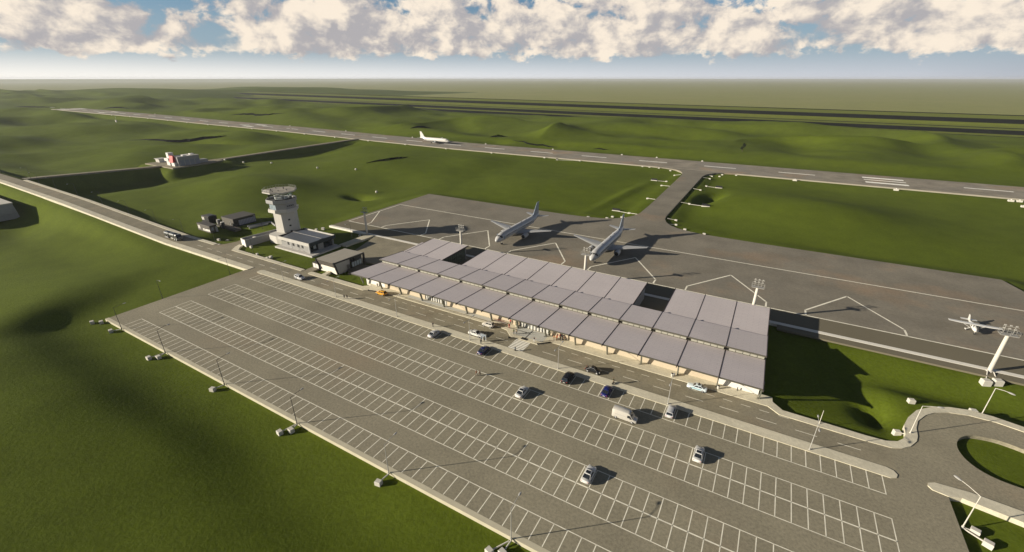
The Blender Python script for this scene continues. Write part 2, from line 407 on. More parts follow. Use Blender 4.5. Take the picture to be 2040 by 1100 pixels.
# road to the west, on its embankment
def strip(name,pts,w0,w1,z,mat,zf,thick=2.0,ax='x'):
    m=MB(); 
    for a,b in zip(pts[:-1],pts[1:]):
        za,zb=float(zf(a))+z,float(zf(b))+z
        if ax=='x': P=[(a,w0,za),(b,w0,zb),(b,w1,zb),(a,w1,za)]
        else: P=[(w0,a,za),(w0,b,zb),(w1,b,zb),(w1,a,za)]
        m.add(P+[(p[0],p[1],p[2]-thick) for p in P],[(0,1,2,3),(0,4,5,1),(2,6,7,3)])
    m.add(P+[(p[0],p[1],p[2]-thick) for p in P],[(1,2,6,5)])
    o=m.build(name,mat); o['kind']='structure'; return o
rx=list(np.arange(-760,-171,12))+[-172]
strip('road',rx,91.8,98.6,0,ROADM,zroad)
strip('sidewalk',rx[:-1]+[-171.2],88.9,91.8,.14,PAVE,zroad)
strip('sidewalk',[-438,-420,-400,-380,-360,-340,-320,-300,-280,-270,-260,-250,-240,-235,-212.5],98.6,100.5,.14,PAVE,zroad)
slab('sidewalk',[(-198.5,98.62),(-151.9,98.62),(-151.6,100.4),(-196.5,100.5),(-199.2,103),(-200.6,105),(-202.6,104.6),(-201.4,101.9)],.14,1.3,PAVE)
slab('road',[(-213,98.6),(-198.4,98.6),(-201.3,101.8),(-203,105.6),(-203,118),(-209,118),(-208,106),(-209.3,101.8),(-211,100.3)],.0,1.2,ROADM)
slab('road',rect(-151.5,-147.8,100.42,104.6),0.0,1.2,ROADM)
slab('sidewalk',[(-147.7,98.9),(-147,98.2),(-117.3,98.2),(-115.8,99.4),(-113,100.3),(-61.4,100.3),(-58.9,99.9),(-56.1,97.3),(-47.2,97.3),(-44.3,100.3),(10.6,100.4),(12.9,98.5),(28.8,98.4),(33.2,98.7),(35,99.6),(36.6,101.1),(38,103.5),(38.5,105.4),(38.8,108.5),(39.6,111.4),(41.5,114.6),(43.4,116.6),(46.3,118.3),(50,119.3),(54.5,119.3),(59,118.2),(75,112.2),(110,98),(110,100.3),(75,114.3),(59.1,120.3),(54.5,121.5),(50.6,121.7),(46.8,120.7),(43.3,118.8),(40.1,115.7),(37.9,111.7),(36.7,108.4),(36.4,105),(35.8,103.2),(34.5,101.5),(32.4,100.5),(29.2,100.3),(13.6,100.5),(11.5,102.6),(11.4,104.4),(-121.6,104.4),(-118,102.6),(-120.2,100.6),(-139.8,100.4),(-141.1,104.2),(-142.3,104.2),(-142,100.4),(-147.2,100.4)],.14,1.4,PAVE)
slab('loop_road',[(33,92),(33,100),(34,100.6),(36.2,102.8),(37.4,105),(37.7,108.5),(38.8,111.8),(40.9,115.4),(43.3,117.9),(46.6,119.6),(50.2,120.6),(54.5,120.5),(59,119.2),(75,113.2),(110,99.2),(110,72),(75,84),(60,88),(50,90.3),(43,91.2),(40,91)],-.004,1.4,ASPHALT,
     holes=[chaikin([(52.5,112.5),(50,112.1),(48.2,111.5),(46.3,109.8),(45.1,107.3),(44.8,104.6),(45.6,101.6),(47.7,99.4),(50.5,98.5),(54,98.3),(75,97),(86,96.5),(86,101),(75,105),(58,111),(55,112.1)])])
slab('traffic_island',[(37.5,91.2),(37.3,90.4),(37.8,89.6),(40,89.2),(42,89.9),(49.7,88.7),(60,86),(75,82),(110,70),(110,72.4),(75,84.6),(60,88.8),(50.6,91.6),(43.5,92.3),(38.6,91.9)],.14,1.3,PAVE)
slab('apron',[(-190.6,155.1),(87.1,155.1),(87.1,213.8),(84,223.9),(4.2,224),(-21,224.9),(-28,226.4),(-34.5,228.9),(-39,232.4),(-41.8,237),(-43.8,243),(-44.2,250),(-44,373.9),(-43.2,380),(-41.4,385.5),(-37.5,391.5),(-31.1,396),(-22,397.4),(-84,397.4),(-76,396),(-68,392.5),(-63,387.3),(-60.5,381),(-59,373),(-58,266.5),(-58.4,247),(-60,240),(-62.8,234.6),(-67.6,229.8),(-74,226.8),(-84,224.8),(-96,224),(-190.6,224)],0,1.3,APRON)
slab('service_road',rect(-190.6,87.1,145.9,155.1),.0,1.3,SERVICE)
slab('edge_beam',rect(-190.6,87.1,144.3,145.9),.06,1.4,EDGEB)
slab('service_road',rect(11.6,87.1,141.2,144.3),-.01,.5,SERVICE)
slab('forecourt',[(-149,118.5),(-122,118.5),(-122,144.3),(-158,144.3)],-.02,1.3,ROADM)
slab('courtyard',rect(-122,8.7,123,144.3),-.03,1.,SERVICE)
rr=list(np.arange(-1372,521,24))+[520]
strip('runway',rr,398.8,444.5,0,RUNWAY,zrun,1.3)
strip('runway_shoulder',rr,397.4,398.8,.03,SHOULD,zrun,1.4)
ra=[100.4,110,120,130,141,155,172,190,205,226,250,270,296,330,360,385,397.4]
strip('access_road',ra,-448.5,-442.5,-.01,ROADM,zacc,2.2,'y')
slab('fire_station_yard',[(-470,183),(-442.5,183),(-424,183),(-424,210),(-428,226),(-440,226),(-442.5,205),(-468,206)],FIRE_Z+.02,2.,ROADM)

# ------------------------------------------------------------------ painted lines
def marks(name,rects,z,mat,zf=None):
    m=MB()
    for q in rects:
        if len(q)==4 and not isinstance(q[0],tuple):
            x0,x1,y0,y1=q; q=[(x0,y0),(x1,y0),(x1,y1),(x0,y1)]
        m.add([(x,y,z+(float(zf(x)) if zf else 0)) for x,y in q],[tuple(range(len(q)))])
    o=m.build(name,mat)
    for p in o.data.polygons:
        if p.normal.z<0: p.flip()
    o['kind']='structure'; return o
def seg(a,b,w):
    a=Vector(a);b=Vector(b);d=(b-a).normalized();n=Vector((-d.y,d.x))*w/2
    e=d*w*.35
    return [tuple(a-e-n),tuple(b+e-n),tuple(b+e+n),tuple(a-e+n)]
sx=[-162.2+2.5*i for i in range(78)]
lines=[]
for (a,b) in ((84.3,89.1),(69.1,78.6),(53.9,63.4),(44.25,48.95)):
    lines+=[(x-.085,x+.085,a,b) for x in sx]
for y in (84.3,78.6,69.1,63.4,53.9,48.95): lines.append((-162.2,30.4,y-.085,y+.085))
for y in (73.85,58.65): lines.append((-162.2,30.4,y-.13,y+.13))
marks('parking_lines',lines,.012,MARK)
d=[(x,x+4.,94.83,94.99) for x in np.arange(-218.6,24,7.57) if not -56<x<-48]
d+=[(x,x+2.,98.12,98.26) for x in np.arange(-106.5,16,3.85) if not -58<x<-44]
marks('road_lines',d,.012,MARK)
marks('zebra_crossing',[(-54,-49.4,y,y+.42) for y in np.arange(92.25,97,.72)],.014,BRIGHT)
ap=[seg((-188.2,155.3),(87,155.3),.5),seg((-122,194.3),(87,193.9),.5),seg((-188.4,155.5),(-188.2,194.3),.5),seg((-188.2,194.3),(-122,194.3),.5)]
for k in range(6):
    c=-152.6+36.95*k
    pts=[(c-12.8,155.4),(c-12.8,159.4),(c,178.2),(c+12.8,159.6),(c+12.8,155.4)]
    if k==6: pts=pts[:2]+[(c-4,172)]
    for a,b in zip(pts[:-1],pts[1:]): ap.append(seg(a,b,.55))
for a,b in (((-187.8,176.9),(-176.1,159.3)),((-176.1,159.3),(-175.9,155.8))): ap.append(seg(a,b,.5))
marks('apron_lines',ap,.012,MARK)
rw=[]
for x in np.arange(-1310,400,56.3):
    x0=x+6.6-(-1310+56.3*24-0)*0
for k in range(-26,8):
    x0=6.6+56.3*k
    if 50<x0<100: continue
    rw.append((x0,x0+25,420.6,422.6))
for y0,y1 in ((428.4,432.8),(420.3,422.7),(409.0,413.6)): rw.append((62.6,87.6,y0,y1))
for (xa,xb) in ((-700,-675),(-1180,-1150)):
    for y0 in (408,429): rw.append((xa,xb,y0,y0+5))
for i in range(6):
    for y0 in (401+i*3.2,424+i*3.2): rw.append((-1350,-1322,y0,y0+1.8))
marks('runway_lines',rw,.03,BRIGHT,zrun)
marks('tactile_strip',[(-106,-72.7,101.3,101.5),(-72.7,-51.9,101.4,101.65),(-100,-76,100.75,100.88),(-51.99,-51.7,98.3,103.6),(-52.9,-50.8,97.6,98.7)],.152,DARKM)
marks('paved_entrance',[(-56.5,-46.6,99,103.6),(-100,-66,101.9,103.5)],.146,plain('pale_paving',(.44,.44,.40),.85,0,.06,.3,.2))
# ------------------------------------------------------------------ terminal
BX=[8.7-9.3*k for k in range(15)]            # bay lines, right to left
T=thing('terminal_building','long low airport terminal with mauve grey roofs in stepped strips and two dark courtyards','terminal',(0,0,0))
Z0=.16
def wall(name,x0,x1,y0,y1,z0,z1,mat,p): return MB().box(x0,x1,y0,y1,z0,z1).build(name,mat,p)
def roofz(y,prof): return np.interp(y,[prof[0][0],prof[1][0]],[prof[0][1],prof[1][1]])
FR=((97.2,6.3),(112.6,5.15)); MR=((111.3,6.75),(123.8,5.75)); RR=((123.3,4.95),(142.9,5.4))
def sheet(x0,x1,prof,p=T,th=.28):
    (ya,za),(yb,zb)=prof; m=MB()
    m.loft([[(x0,ya,za-th),(x1,ya,za-th),(x1,ya,za),(x0,ya,za)],[(x0,yb,zb-th),(x1,yb,zb-th),(x1,yb,zb),(x0,yb,zb)]])
    return m.build('roof_panel',ROOF,p)
def beam(x,prof,p=T,o0=.6,o1=.5,w=.095):
    (ya,za),(yb,zb)=prof; s=(zb-za)/(yb-ya); m=MB()
    ya2,yb2=ya-o0,yb+o1; za2,zb2=za-s*o0,zb+s*o1
    m.loft([[(x-w,ya2,za2-.42),(x+w,ya2,za2-.42),(x+w,ya2,za2+.05),(x-w,ya2,za2+.05)],[(x-w,yb2,zb2-.42),(x+w,yb2,zb2-.42),(x+w,yb2,zb2+.05),(x-w,yb2,zb2+.05)]])
    return m.build('roof_beam',BEAM,p)
G=.06
for k in range(14):
    x1,x0=BX[k],BX[k+1]
    sheet(x0+G,x1-G,FR); sheet(x0+G,x1-G,MR)
for k in list(range(3))+list(range(4,11))+[12,13]:
    sheet(BX[k+1]+G,BX[k]-G,RR)
sheet(-123.6,-121.6,((125,4.4),(138.4,4.7)))
for k in range(15):
    x=BX[k]; e=.0 if 0<k<14 else (.1 if k==0 else -.1)
    beam(x-e,FR); beam(x-e,MR,o0=.15,o1=.7)
    if k not in ():
        beam(x-e,RR,o0=0,o1=.45)
# fascias under the eaves
m=MB()
for k in range(14):
    m.box(BX[k+1]+.18,BX[k]-.18,97.06,97.18,5.96,6.32)
m.build('fascia',FASCIA,T)
m=MB()
for k in range(14): m.box(BX[k+1]+.18,BX[k]-.18,111.16,111.28,6.36,6.77)
m.build('fascia',FASCIA,T)
# clerestory glazing between the front and middle roofs
for k in range(14):
    m=MB(); n=5; a=BX[k+1]+.75; wd=(BX[k]-.35-a)/n
    for i in range(n): m.box(a+i*wd+.07,a+(i+1)*wd-.07,112.0,112.08,5.3,6.3)
    m.build('clerestory_window',CLER,T)
wall('clerestory_sill',-121.4,8.6,111.9,112.5,4.9,5.26,FASCIA,T)
# columns that lean out towards the road
for k in range(15):
    x=BX[k]; m=MB(); t=.14 if k not in (0,14) else .14
    m.loft([[(x-t,102.2,Z0),(x+t,102.2,Z0),(x+t,102.7,Z0),(x-t,102.7,Z0)],[(x-t,100.5,5.85),(x+t,100.5,5.85),(x+t,101.4,5.78),(x-t,101.4,5.78)]])
    m.build('column',COLM,T)
# walls
FY=103.75
wall('wall',-121.2,-112.1,FY,FY+.3,-.8,5.5,WHITE,T)['label']='white end bay of the front wall'
wall('wall',-.5,8.4,FY,FY+.3,-.8,5.5,WHITE,T)['label']='white end bay of the front wall'
wall('wall',-112.1,-93.3,FY,FY+.3,-.8,5.5,BEIGE,T)
wall('wall',-84.3,-56.3,FY,FY+.3,-.8,5.5,BEIGE,T)
wall('wall',-46.9,-.5,FY,FY+.3,-.8,5.5,BEIGE,T)
wall('wall',8.1,8.4,FY+.3,141,-1.8,4.8,GREYW,T)
wall('wall',-121.2,-120.9,FY+.3,141,-.8,4.8,WHITE,T)
for a,b in ((-121.2,-102.8),(-93.3,-28.6),(-19.1,8.4)): wall('wall',a,b,141.0,141.3,-1.2,5.0,GREYW,T)
for a,b in ((-102.9,-93.2),(-28.7,-19.0)): wall('wall',a,b,123.1,123.35,-.8,4.8,GREYW,T)
wall('wall',-93.4,-93.15,123.4,141,-.8,4.7,GREYW,T); wall('wall',-28.85,-28.6,123.4,141,-.8,4.9,GREYW,T); wall('wall',-19.2,-18.95,123.4,141,-.8,4.7,GREYW,T)
# glazed wing wall beside the left courtyard
m=MB(); mm=MB()
for i in range(12):
    y0=123.6+i*1.42
    for j in range(3): m.box(-102.95,-102.85,y0+.06,y0+1.36,.1+j*1.5,1.5+j*1.5)
mm.box(-103.1,-102.97,123.4,141,-.8,4.8)
m.build('courtyard_window',GGLASS,T); mm.build('wall',DARKM,T)
# entrances
for (a,b,off) in ((-93.3,-84.3,.0),(-56.3,-46.9,.0)):
    e=MB(); fr=MB(); dr=MB(); n=9; wd=(b-a)/n
    for i in range(n):
        x0=a+i*wd
        if i in (4,5):
            for j in range(2): dr.box(x0+.06,x0+wd-.06,FY+.1,FY+.16,Z0+.05+j*1.35,Z0+1.3+j*1.35)
            e.box(x0+.06,x0+wd-.06,FY+.1,FY+.16,Z0+2.8,4.4)
        else: e.box(x0+.06,x0+wd-.06,FY+.1,FY+.16,Z0+.05,4.4)
    for i in range(n+1): fr.box(a+i*wd-.1,a+i*wd+.1,FY-.03,FY+.2,Z0,4.45)
    fr.box(a,b,FY+.001,FY+.3,4.45,5.4); fr.box(a+4*wd,a+6*wd,FY+.03,FY+.19,Z0+2.62,Z0+2.78)
    e.build('entrance_glazing',PANE,T); fr.build('entrance_frame',DARKM,T); dr.build('door',PANE,T)
for k in (2,5,9): MB().cbox((BX[k]-4.6,FY-.06,2.2),(.5,.1,.5)).build('wall_sign',DARKM,T)

# ------------------------------------------------------------------ control tower
def octo(cx,cy,r,z,rot=PI/8,n=8): return [(cx+r*math.cos(rot+2*PI*i/n),cy+r*math.sin(rot+2*PI*i/n),z) for i in range(n)]
CT=thing('control_tower','white airport control tower with a glazed cab under a flat octagonal roof','control tower',(-191.4,122.2,0))
cx=cy=0
sh=[(-2.5,-3.9),(1.9,-3.1),(3.75,2.5),(1.9,5.3),(-3.2,4.9),(-4.6,.2)]
MB().prism(sh,-.5,14.0).build('shaft',TWHITE,CT)
for zz in (3.9,6.6,9.4):
    a=Vector((1.9,-3.1,zz));b=Vector((3.75,2.5,zz)); d=(b-a).normalized(); n=Vector((d.y,-d.x,0)); p=a+d*3.1+n*.04
    MB().cbox(tuple(p),(.9,.1,.7),math.atan2(d.y,d.x)).build('window',BLACK,CT)
MB().loft([octo(0,0,4.6,12.9),octo(0,0,6.5,13.5),octo(0,0,6.5,14.5)]).build('ring_slab',TWHITE,CT)
MB().loft([octo(.25,.2,5.7,14.5),octo(.25,.2,5.7,17.4)]).build('service_storey',GREYW,CT)
# glazed part of the service storey (towards the road)
m=MB(); fr=MB(); o0=octo(.25,.2,5.76,14.9); o1=octo(.25,.2,5.76,17.2)
for i in (3,4,5):
    a,b,c,d=Vector(o0[i]),Vector(o0[i+1]),Vector(o1[i+1]),Vector(o1[i])
    nn=4
    for q in range(nn):
        u=q/nn+.02; v=(q+1)/nn-.02
        m.quad(tuple(a.lerp(b,u)),tuple(a.lerp(b,v)),tuple(d.lerp(c,v)),tuple(d.lerp(c,u)))
m.build('storey_window',BGLASS,CT)
MB().loft([octo(0,0,6.3,14.5),octo(0,0,6.3,15.0),octo(0,0,6.05,15.0)],False).build('sill',TWHITE,CT)
MB().loft([octo(0,0,6.0,17.3),octo(0,0,6.6,17.8),octo(0,0,6.6,18.3)]).build('balcony',GREYW,CT)
m=MB(); a=octo(0,0,6.55,18.3); b=octo(0,0,6.55,19.35)
for i in range(8):
    j=(i+1)%8; m.loft([[a[i],a[j],b[j],b[i]],[tuple(Vector(p)*1)[:2]+(p[2],) if 0 else (p[0]*.975,p[1]*.975,p[2]) for p in (a[i],a[j],b[j],b[i])]])
m.build('parapet',GREYW,CT)
MB().loft([octo(0,0,4.5,18.3),octo(0,0,4.6,19.4)]).build('cab_base',DARKM,CT)
m=MB(); fr=MB(); a=octo(0,0,4.62,19.4); b=octo(0,0,5.5,22.1)
for i in range(8):
    j=(i+1)%8; MB().tube(a[i],b[i],.12,n=6).build('cab_mullion',DARKM,CT)
    P=[Vector(x) for x in (a[i],a[j],b[j],b[i])]
    m.quad(tuple(P[0].lerp(P[1],.03)),tuple(P[0].lerp(P[1],.97)),tuple(P[3].lerp(P[2],.97)),tuple(P[3].lerp(P[2],.03)))
# the glass of the cab is see-through
gm,gnt,gb=nodes('cab_glass'); gb.inputs['Transmission Weight'].default_value=.0
gl=N(gnt,'ShaderNodeBsdfGlossy'); gl.inputs['Roughness'].default_value=.03; gl.inputs['Color'].default_value=(.9,.95,1,1)
tr=N(gnt,'ShaderNodeBsdfTransparent'); tr.inputs['Color'].default_value=(.84,.88,.90,1)
mx=N(gnt,'ShaderNodeMixShader'); lw=N(gnt,'ShaderNodeLayerWeight'); lw.inputs['Blend'].default_value=.25
gnt.links.new(lw.outputs['Fresnel'],mx.inputs[0]); gnt.links.new(tr.outputs[0],mx.inputs[1]); gnt.links.new(gl.outputs[0],mx.inputs[2])
gnt.links.new(mx.outputs[0],gnt.nodes['Material Output'].inputs['Surface'])
m.build('cab_window',gm,CT);
MB().loft([octo(0,0,4.3,19.35),octo(0,0,4.3,19.46)]).build('cab_floor',WHITE,CT)
m=MB()
for i in range(3,8):
    t=PI/8+2*PI*(i+.5)/8; m.cbox((3.1*math.cos(t),3.1*math.sin(t),19.85),(.9,2.2,.8),t)
m.build('control_desk',WHITE,CT)
MB().loft([octo(0,0,6.6,22.2),octo(0,0,7.3,22.5),octo(0,0,7.3,22.9)]).build('roof',TWHITE,CT)
MB().loft([octo(0,0,7.1,22.9),octo(0,0,7.1,22.96)]).build('roof_deck',TAN,CT)
m=MB(); a=octo(0,0,7.15,22.9); b=octo(0,0,7.15,23.95); cc=octo(0,0,7.15,23.4)
for i in range(8):
    j=(i+1)%8; m.tube(b[i],b[j],.04,n=5); m.tube(cc[i],cc[j],.03,n=5)
    for q in range(4): 
        A=Vector(a[i]).lerp(Vector(a[j]),q/4); m.tube(tuple(A),(A.x,A.y,23.95),.03,n=5)
m.build('railing',STEEL,CT)
for (x,y,h) in ((-2,-3,.7),(1.5,-4.5,.5),(3.5,1,.6),(0,2,.9),(-4,1,.5),(2,-2,.5)):
    MB().box(x-.15,x+.15,y-.15,y+.15,22.95,22.95+h).build('aerial',BLACK,CT)
MB().cbox((6.0,3.2,15.9),(.3,1.0,.5)).build('bracket',WHITE,CT)
for q in range(4): MB().cbox((5.72,-1.4+q*.9,16.4),(.1,.55,.4),.0).build('vent',BLACK,CT)
# tower foot
FT=MB()
FT.prism([(-3.5,-6.5),(-2.2,-8.2),(3,-8.4),(7.2,-7.2),(7.2,-3),(-4,-2)],0,3.6)
FT.build('tower_foot',TWHITE,CT)

# ------------------------------------------------------------------ annex
AN=thing('annex_building','grey annex with ribbed blue grey metal roof and dark teal side, by the control tower','annex',(-173.5,118.5,0))
def bx(name,x0,x1,y0,y1,z0,z1,mat,p,off): return MB().box(x0-off[0],x1-off[0],y0-off[1],y1-off[1],z0,z1).build(name,mat,p)
A0=(-173.5,118.5)
bx('plinth',-186,-161,110.9,126.3,-.9,.3,CONC,AN,A0)
bx('wall',-183.6,-164.6,113.0,125.2,.3,4.1,ANNEXW,AN,A0)
MB().loft([[(-184.2+173.5,112.2-118.5,3.6),(-184.2+173.5,112.2-118.5,3.62),(-163.4+173.5,112.2-118.5,3.62),(-163.4+173.5,112.2-118.5,3.6)]]*1+[[(-184.2+173.5,112.0-118.5,5.1),(-184.2+173.5,112.4-118.5,5.1),(-163.4+173.5,112.4-118.5,5.1),(-163.4+173.5,112.0-118.5,5.1)]],True) 
bx('fascia',-184.2,-163.3,112.0,112.35,3.7,5.1,CONC,AN,A0)
bx('fascia',-163.65,-163.3,112.35,126,3.6,5.1,TEAL,AN,A0)['label']='dark teal fascia band'
bx('fascia',-184.2,-163.65,125.65,126,3.7,5.1,CONC,AN,A0)
bx('fascia',-184.2,-183.85,112.35,125.65,3.7,5.1,DARKM,AN,A0)
m=MB(); xs0=[-183.8+173.5,-176.9+173.5,-163.7+173.5]
r=[]
for y,zz in ((112.4,4.55),(119,5.35),(125.6,4.55)):
    r.append([(-9.3,y-118.5,zz-.2),(9.8,y-118.5,zz-.2),(9.8,y-118.5,zz),(-9.3,y-118.5,zz)])
m.loft(r); m.build('metal_roof',METROOF,AN)
bx('roof_rib',-182.8,-163.8,118.9,119.1,5.36,5.42,CONC,AN,A0)
for (a,b) in ((-179.3,-178.1),(-175.9,-174.7),(-172.6,-171.2),(-169.8,-168.6)):
    bx('window',a,b,112.93,112.99,1.7,3.0,DARKM,AN,A0)
bx('louvre',-183.2,-180.4,112.93,112.99,2.9,3.4,DARKM,AN,A0); bx('door',-177.4,-176.6,112.92,112.99,.35,2.6,GREYW,AN,A0)
bx('glazed_front',-164.6,-164.5,113.3,117.2,.5,3.4,DGLASS,AN,A0); bx('glazed_front',-164.6,-164.5,120.2,124.6,.5,3.4,DGLASS,AN,A0)
bx('curtain',-164.49,-164.46,114.9,116.2,1.6,3.0,plain('pale_blind',(.3,.32,.33)),AN,A0)
bx('door',-164.6,-164.5,118,119.2,.35,2.8,ANNEXW,AN,A0); bx('wall_pier',-164.8,-164.0,124.8,125.2,.3,3.7,GREYW,AN,A0); bx('wall_pier',-164.8,-164.0,112.5,112.95,.3,3.6,GREYW,AN,A0)
bx('footway',-163,-158.4,127.0,143.9,-.6,.25,KERB,AN,A0)

# long low block beside the side road
LB=thing('low_wall_building','long narrow grey block with a white end and parapet beside the side road','low building',(-199,113,0))
o=(-199,113)
m=MB(); m.prism([(-202-o[0],105.6-o[1]),(-197.9-o[0],105.0-o[1]),(-196.6-o[0],121-o[1]),(-200.4-o[0],122-o[1])],-.8,2.2); m.build('wall',GREYW,LB)
P=[(-202,105.6),(-197.9,105.0),(-196.6,121),(-200.4,122)]
for i in range(4):
    a=Vector(P[i]);b=Vector(P[(i+1)%4]); d=(b-a).normalized(); n=Vector((d.y,-d.x))*.12
    m=MB(); m.prism([tuple(a+n-Vector(o)),tuple(b+n-Vector(o)),tuple(b-n*1.5-Vector(o)),tuple(a-n*1.5-Vector(o))],-.8 if i==0 else 2.2,2.95)
    q=m.build('parapet',WHITE if i==0 else GREYW,LB)
MB().cbox((-.2,-2.5,2.3),(2.6,1.1,.5),.07).build('roof_upstand',CONCW,LB)
MB().cbox((1.75,3,1.9),(.12,1.6,.35)).build('vent_grille',CONCW,LB)

# ------------------------------------------------------------------ cafe pavilion
CF=thing('cafe_pavilion','flat tan roofed pavilion with leaning black portal frames at the left end of the terminal','pavilion',(-142.2,110,0))
def L2(pts): return [(x+142.2,y-110,zz) for x,y,zz in pts]
zt=4.7
m=MB(); m.loft([L2([(-147.2,103.2,zt-.35),(-137.2,103.2,zt-.35),(-136.4,116.9,zt-.35),(-146.6,116.4,zt-.35)]),L2([(-147.4,102.9,zt),(-137.1,102.9,zt),(-136.1,117.1,zt),(-146.6,116.6,zt)])]); m.build('roof',TAN,CF)
for (x,) in ((-147.35,),(-137.35,)):
    m=MB(); m.loft([L2([(x-.25,104.1,-.4),(x+.25,104.1,-.4),(x+.25,104.7,-.4),(x-.25,104.7,-.4)]),L2([(x-.25,102.7,zt+.04),(x+.25,102.7,zt+.04),(x+.25,103.4,zt+.04),(x-.25,103.4,zt+.04)])]); m.build('portal_leg',BLACK,CF)
m=MB(); m.loft([L2([(-137.3,102.9,zt-.5),(-136.95,102.9,zt-.5),(-136.95,102.9,zt+.03),(-137.3,102.9,zt+.03)]),L2([(-136.35,117.1,zt-.5),(-136.0,117.1,zt-.5),(-136.0,117.1,zt+.03),(-136.35,117.1,zt+.03)])]); m.build('edge_beam',BLACK,CF)
m=MB(); m.box(5.75,6.3,6.5,7.15,-.4,zt+.02); m.build('portal_leg',BLACK,CF)
m=MB(); m.loft([L2([(-147.0,103.75,2.3),(-137.7,103.75,2.3),(-137.7,104.1,2.3),(-147.0,104.1,2.3)]),L2([(-147.0,103.0,zt-.36),(-137.7,103.0,zt-.36),(-137.7,103.4,zt-.36),(-147.0,103.4,zt-.36)])]); m.build('cladding',BROWN,CF)
m=MB(); m.box(-4.9,4.5,-5.9,-5.6,-.5,2.3); m.build('front_wall',plain('cream_render',(.72,.68,.58)),CF)
m=MB(); m.box(-4.6,-3.8,-5.95,-5.91,.1,1.2); m.build('service_hatch',DARKM,CF)
m=MB(); m.loft([L2([(-137.4,104.3,-.5),(-137.15,104.3,-.5),(-136.9,110.2,-.5),(-137.1,110.2,-.5)]),L2([(-137.4,103.4,zt-.5),(-137.15,103.4,zt-.5),(-136.9,110.2,zt-.5),(-137.1,110.2,zt-.5)])]); m.build('side_wall',GREYW,CF)
m=MB(); m.box(-4.9,-4.6,-5.5,6.2,-.5,zt-.4); m.box(-4.6,5.6,5.9,6.2,-.5,zt-.4); m.build('wall',GREYW,CF)
m=MB(); fr=MB()
for i in range(4):
    y=1.0+i*1.3; m.box(5.2,5.28,y+.1,y+1.2,.2,2.2); fr.box(5.15,5.33,y-.05,y+.08,-.3,zt-.5 if i in (0,1) else 2.4)
fr.box(5.15,5.33,1,6.3,2.25,2.42)
m.build('window',BGLASS,CF); fr.build('window_frame',BLACK,CF)
m=MB(); m.box(5.4,10.4,-1.6,6.0,-.8,.12); m.build('terrace',SERVICE,CF)
m=MB()
for a,b in (((5.6,-1.6),(10.3,-1.6)),((5.6,-1.6),(5.6,1.0))):
    for i in range(9):
        t=i/8; m.tube((a[0]+(b[0]-a[0])*t,a[1]+(b[1]-a[1])*t,.1),(a[0]+(b[0]-a[0])*t,a[1]+(b[1]-a[1])*t,2.2),.035,n=5)
    for zz in (.5,1.1,1.7,2.2): m.tube((a[0],a[1],zz),(b[0],b[1],zz),.04,n=5)
m.build('terrace_screen',BLACK,CF)
m=MB(); m.box(-8.8,-5.2,-6.4,-3.6,-.4,2.2); m.build('side_kiosk',DBROWN,CF)
for i in range(2): MB().box(-8.3+i*1.65,-6.85+i*1.65,-6.46,-6.41,.2,2.0).build('kiosk_panel',WHITE,CF)

# ------------------------------------------------------------------ service yard
WH=thing('warehouse','dark brown warehouse shed with a flat roof and a ribbed grey shutter','warehouse',(-236,125.2,0))
m=MB(); m.box(-5.2,5.0,-6,5.8,-1,3.5); m.build('wall',GREYP,WH)
MB().box(-5.35,5.2,-6.1,5.9,3.5,3.95).build('roof',DBROWN,WH)
MB().box(5.02,5.1,-5.9,5.7,-.6,3.5).build('side_wall',BLACK,WH)
MB().box(5.12,5.2,-3.4,5.6,.1,2.75).build('shutter',SHUT,WH)
MB().box(1.6,2.3,-6.08,-6.01,.1,2.1).build('door',DARKM,WH); MB().box(2.35,2.5,-6.2,-6.05,.1,2.6).build('downpipe',WHITE,WH)
MB().box(-6,11,-9.3,-6.1,-.8,.25).build('loading_platform',BROWN,WH)
HT=thing('gatehouse','small flat roofed brown hut with a white strip along its front, nearest the road','hut',(-238,110,0))
MB().box(-5.6,5.4,-1.7,1.7,-.6,2.9).build('wall',BROWN,HT); MB().box(-5.8,5.6,-1.85,1.85,2.9,3.15).build('roof',DBROWN,HT)
MB().box(-.8,5.3,-1.78,-1.71,.1,1.1).build('front_panel',WHITE,HT)
for x in (-4.9,-3.9): MB().box(x,x+.75,-1.77,-1.71,.5,2.2).build('window',WHITE,HT)
MB().box(5.41,5.47,-1.2,.2,.5,2.1).build('window',SHUT,HT); MB().box(5.41,5.8,.9,1.8,-.5,2.2).build('door',GREYW,HT)
KI=thing('plant_room','small black cabin with two white windows behind the brown hut','cabin',(-252,118,0))
MB().box(-3,3.6,-1.6,2.6,-.6,3.1).build('wall',BLACK,KI); MB().box(-3.1,3.7,-1.7,2.7,3.1,3.3).build('roof',DBROWN,KI); MB().box(.6,3.2,-1,1.6,3.3,3.6).build('roof_unit',DARKM,KI)
for x in (-2.6,-1.4): MB().box(x,x+.8,-1.67,-1.61,1.2,2.7).build('window',WHITE,KI)
for i,(x,y,s,lab) in enumerate(((-235,116.0,1.,'tall pale storage tank with rungs in front of the warehouse wall'),(-243.2,118.4,.8,'short pale storage tank behind the brown hut'))):
    t=thing('storage_tank',lab,'tank',(x,y,0)); m=MB(); m.tube((0,0,-.6),(0,0,2.6*s),.85,n=16); m.build('shell',DARKM if i==0 else GREYW,t)
    MB().tube((0,0,2.6*s),(0,0,2.75*s+.1),.95,.8,16).build('lid',CONC,t)
    m=MB()
    for q in range(6): m.box(-.25,.25,-.98,-.88,.2+q*.4,.28+q*.4)
    m.build('ladder',WHITE,t)
YW=thing('yard_wall','low grey retaining wall around the sunken yard behind the tower','wall',(-219.5,128,0))
m=MB(); 
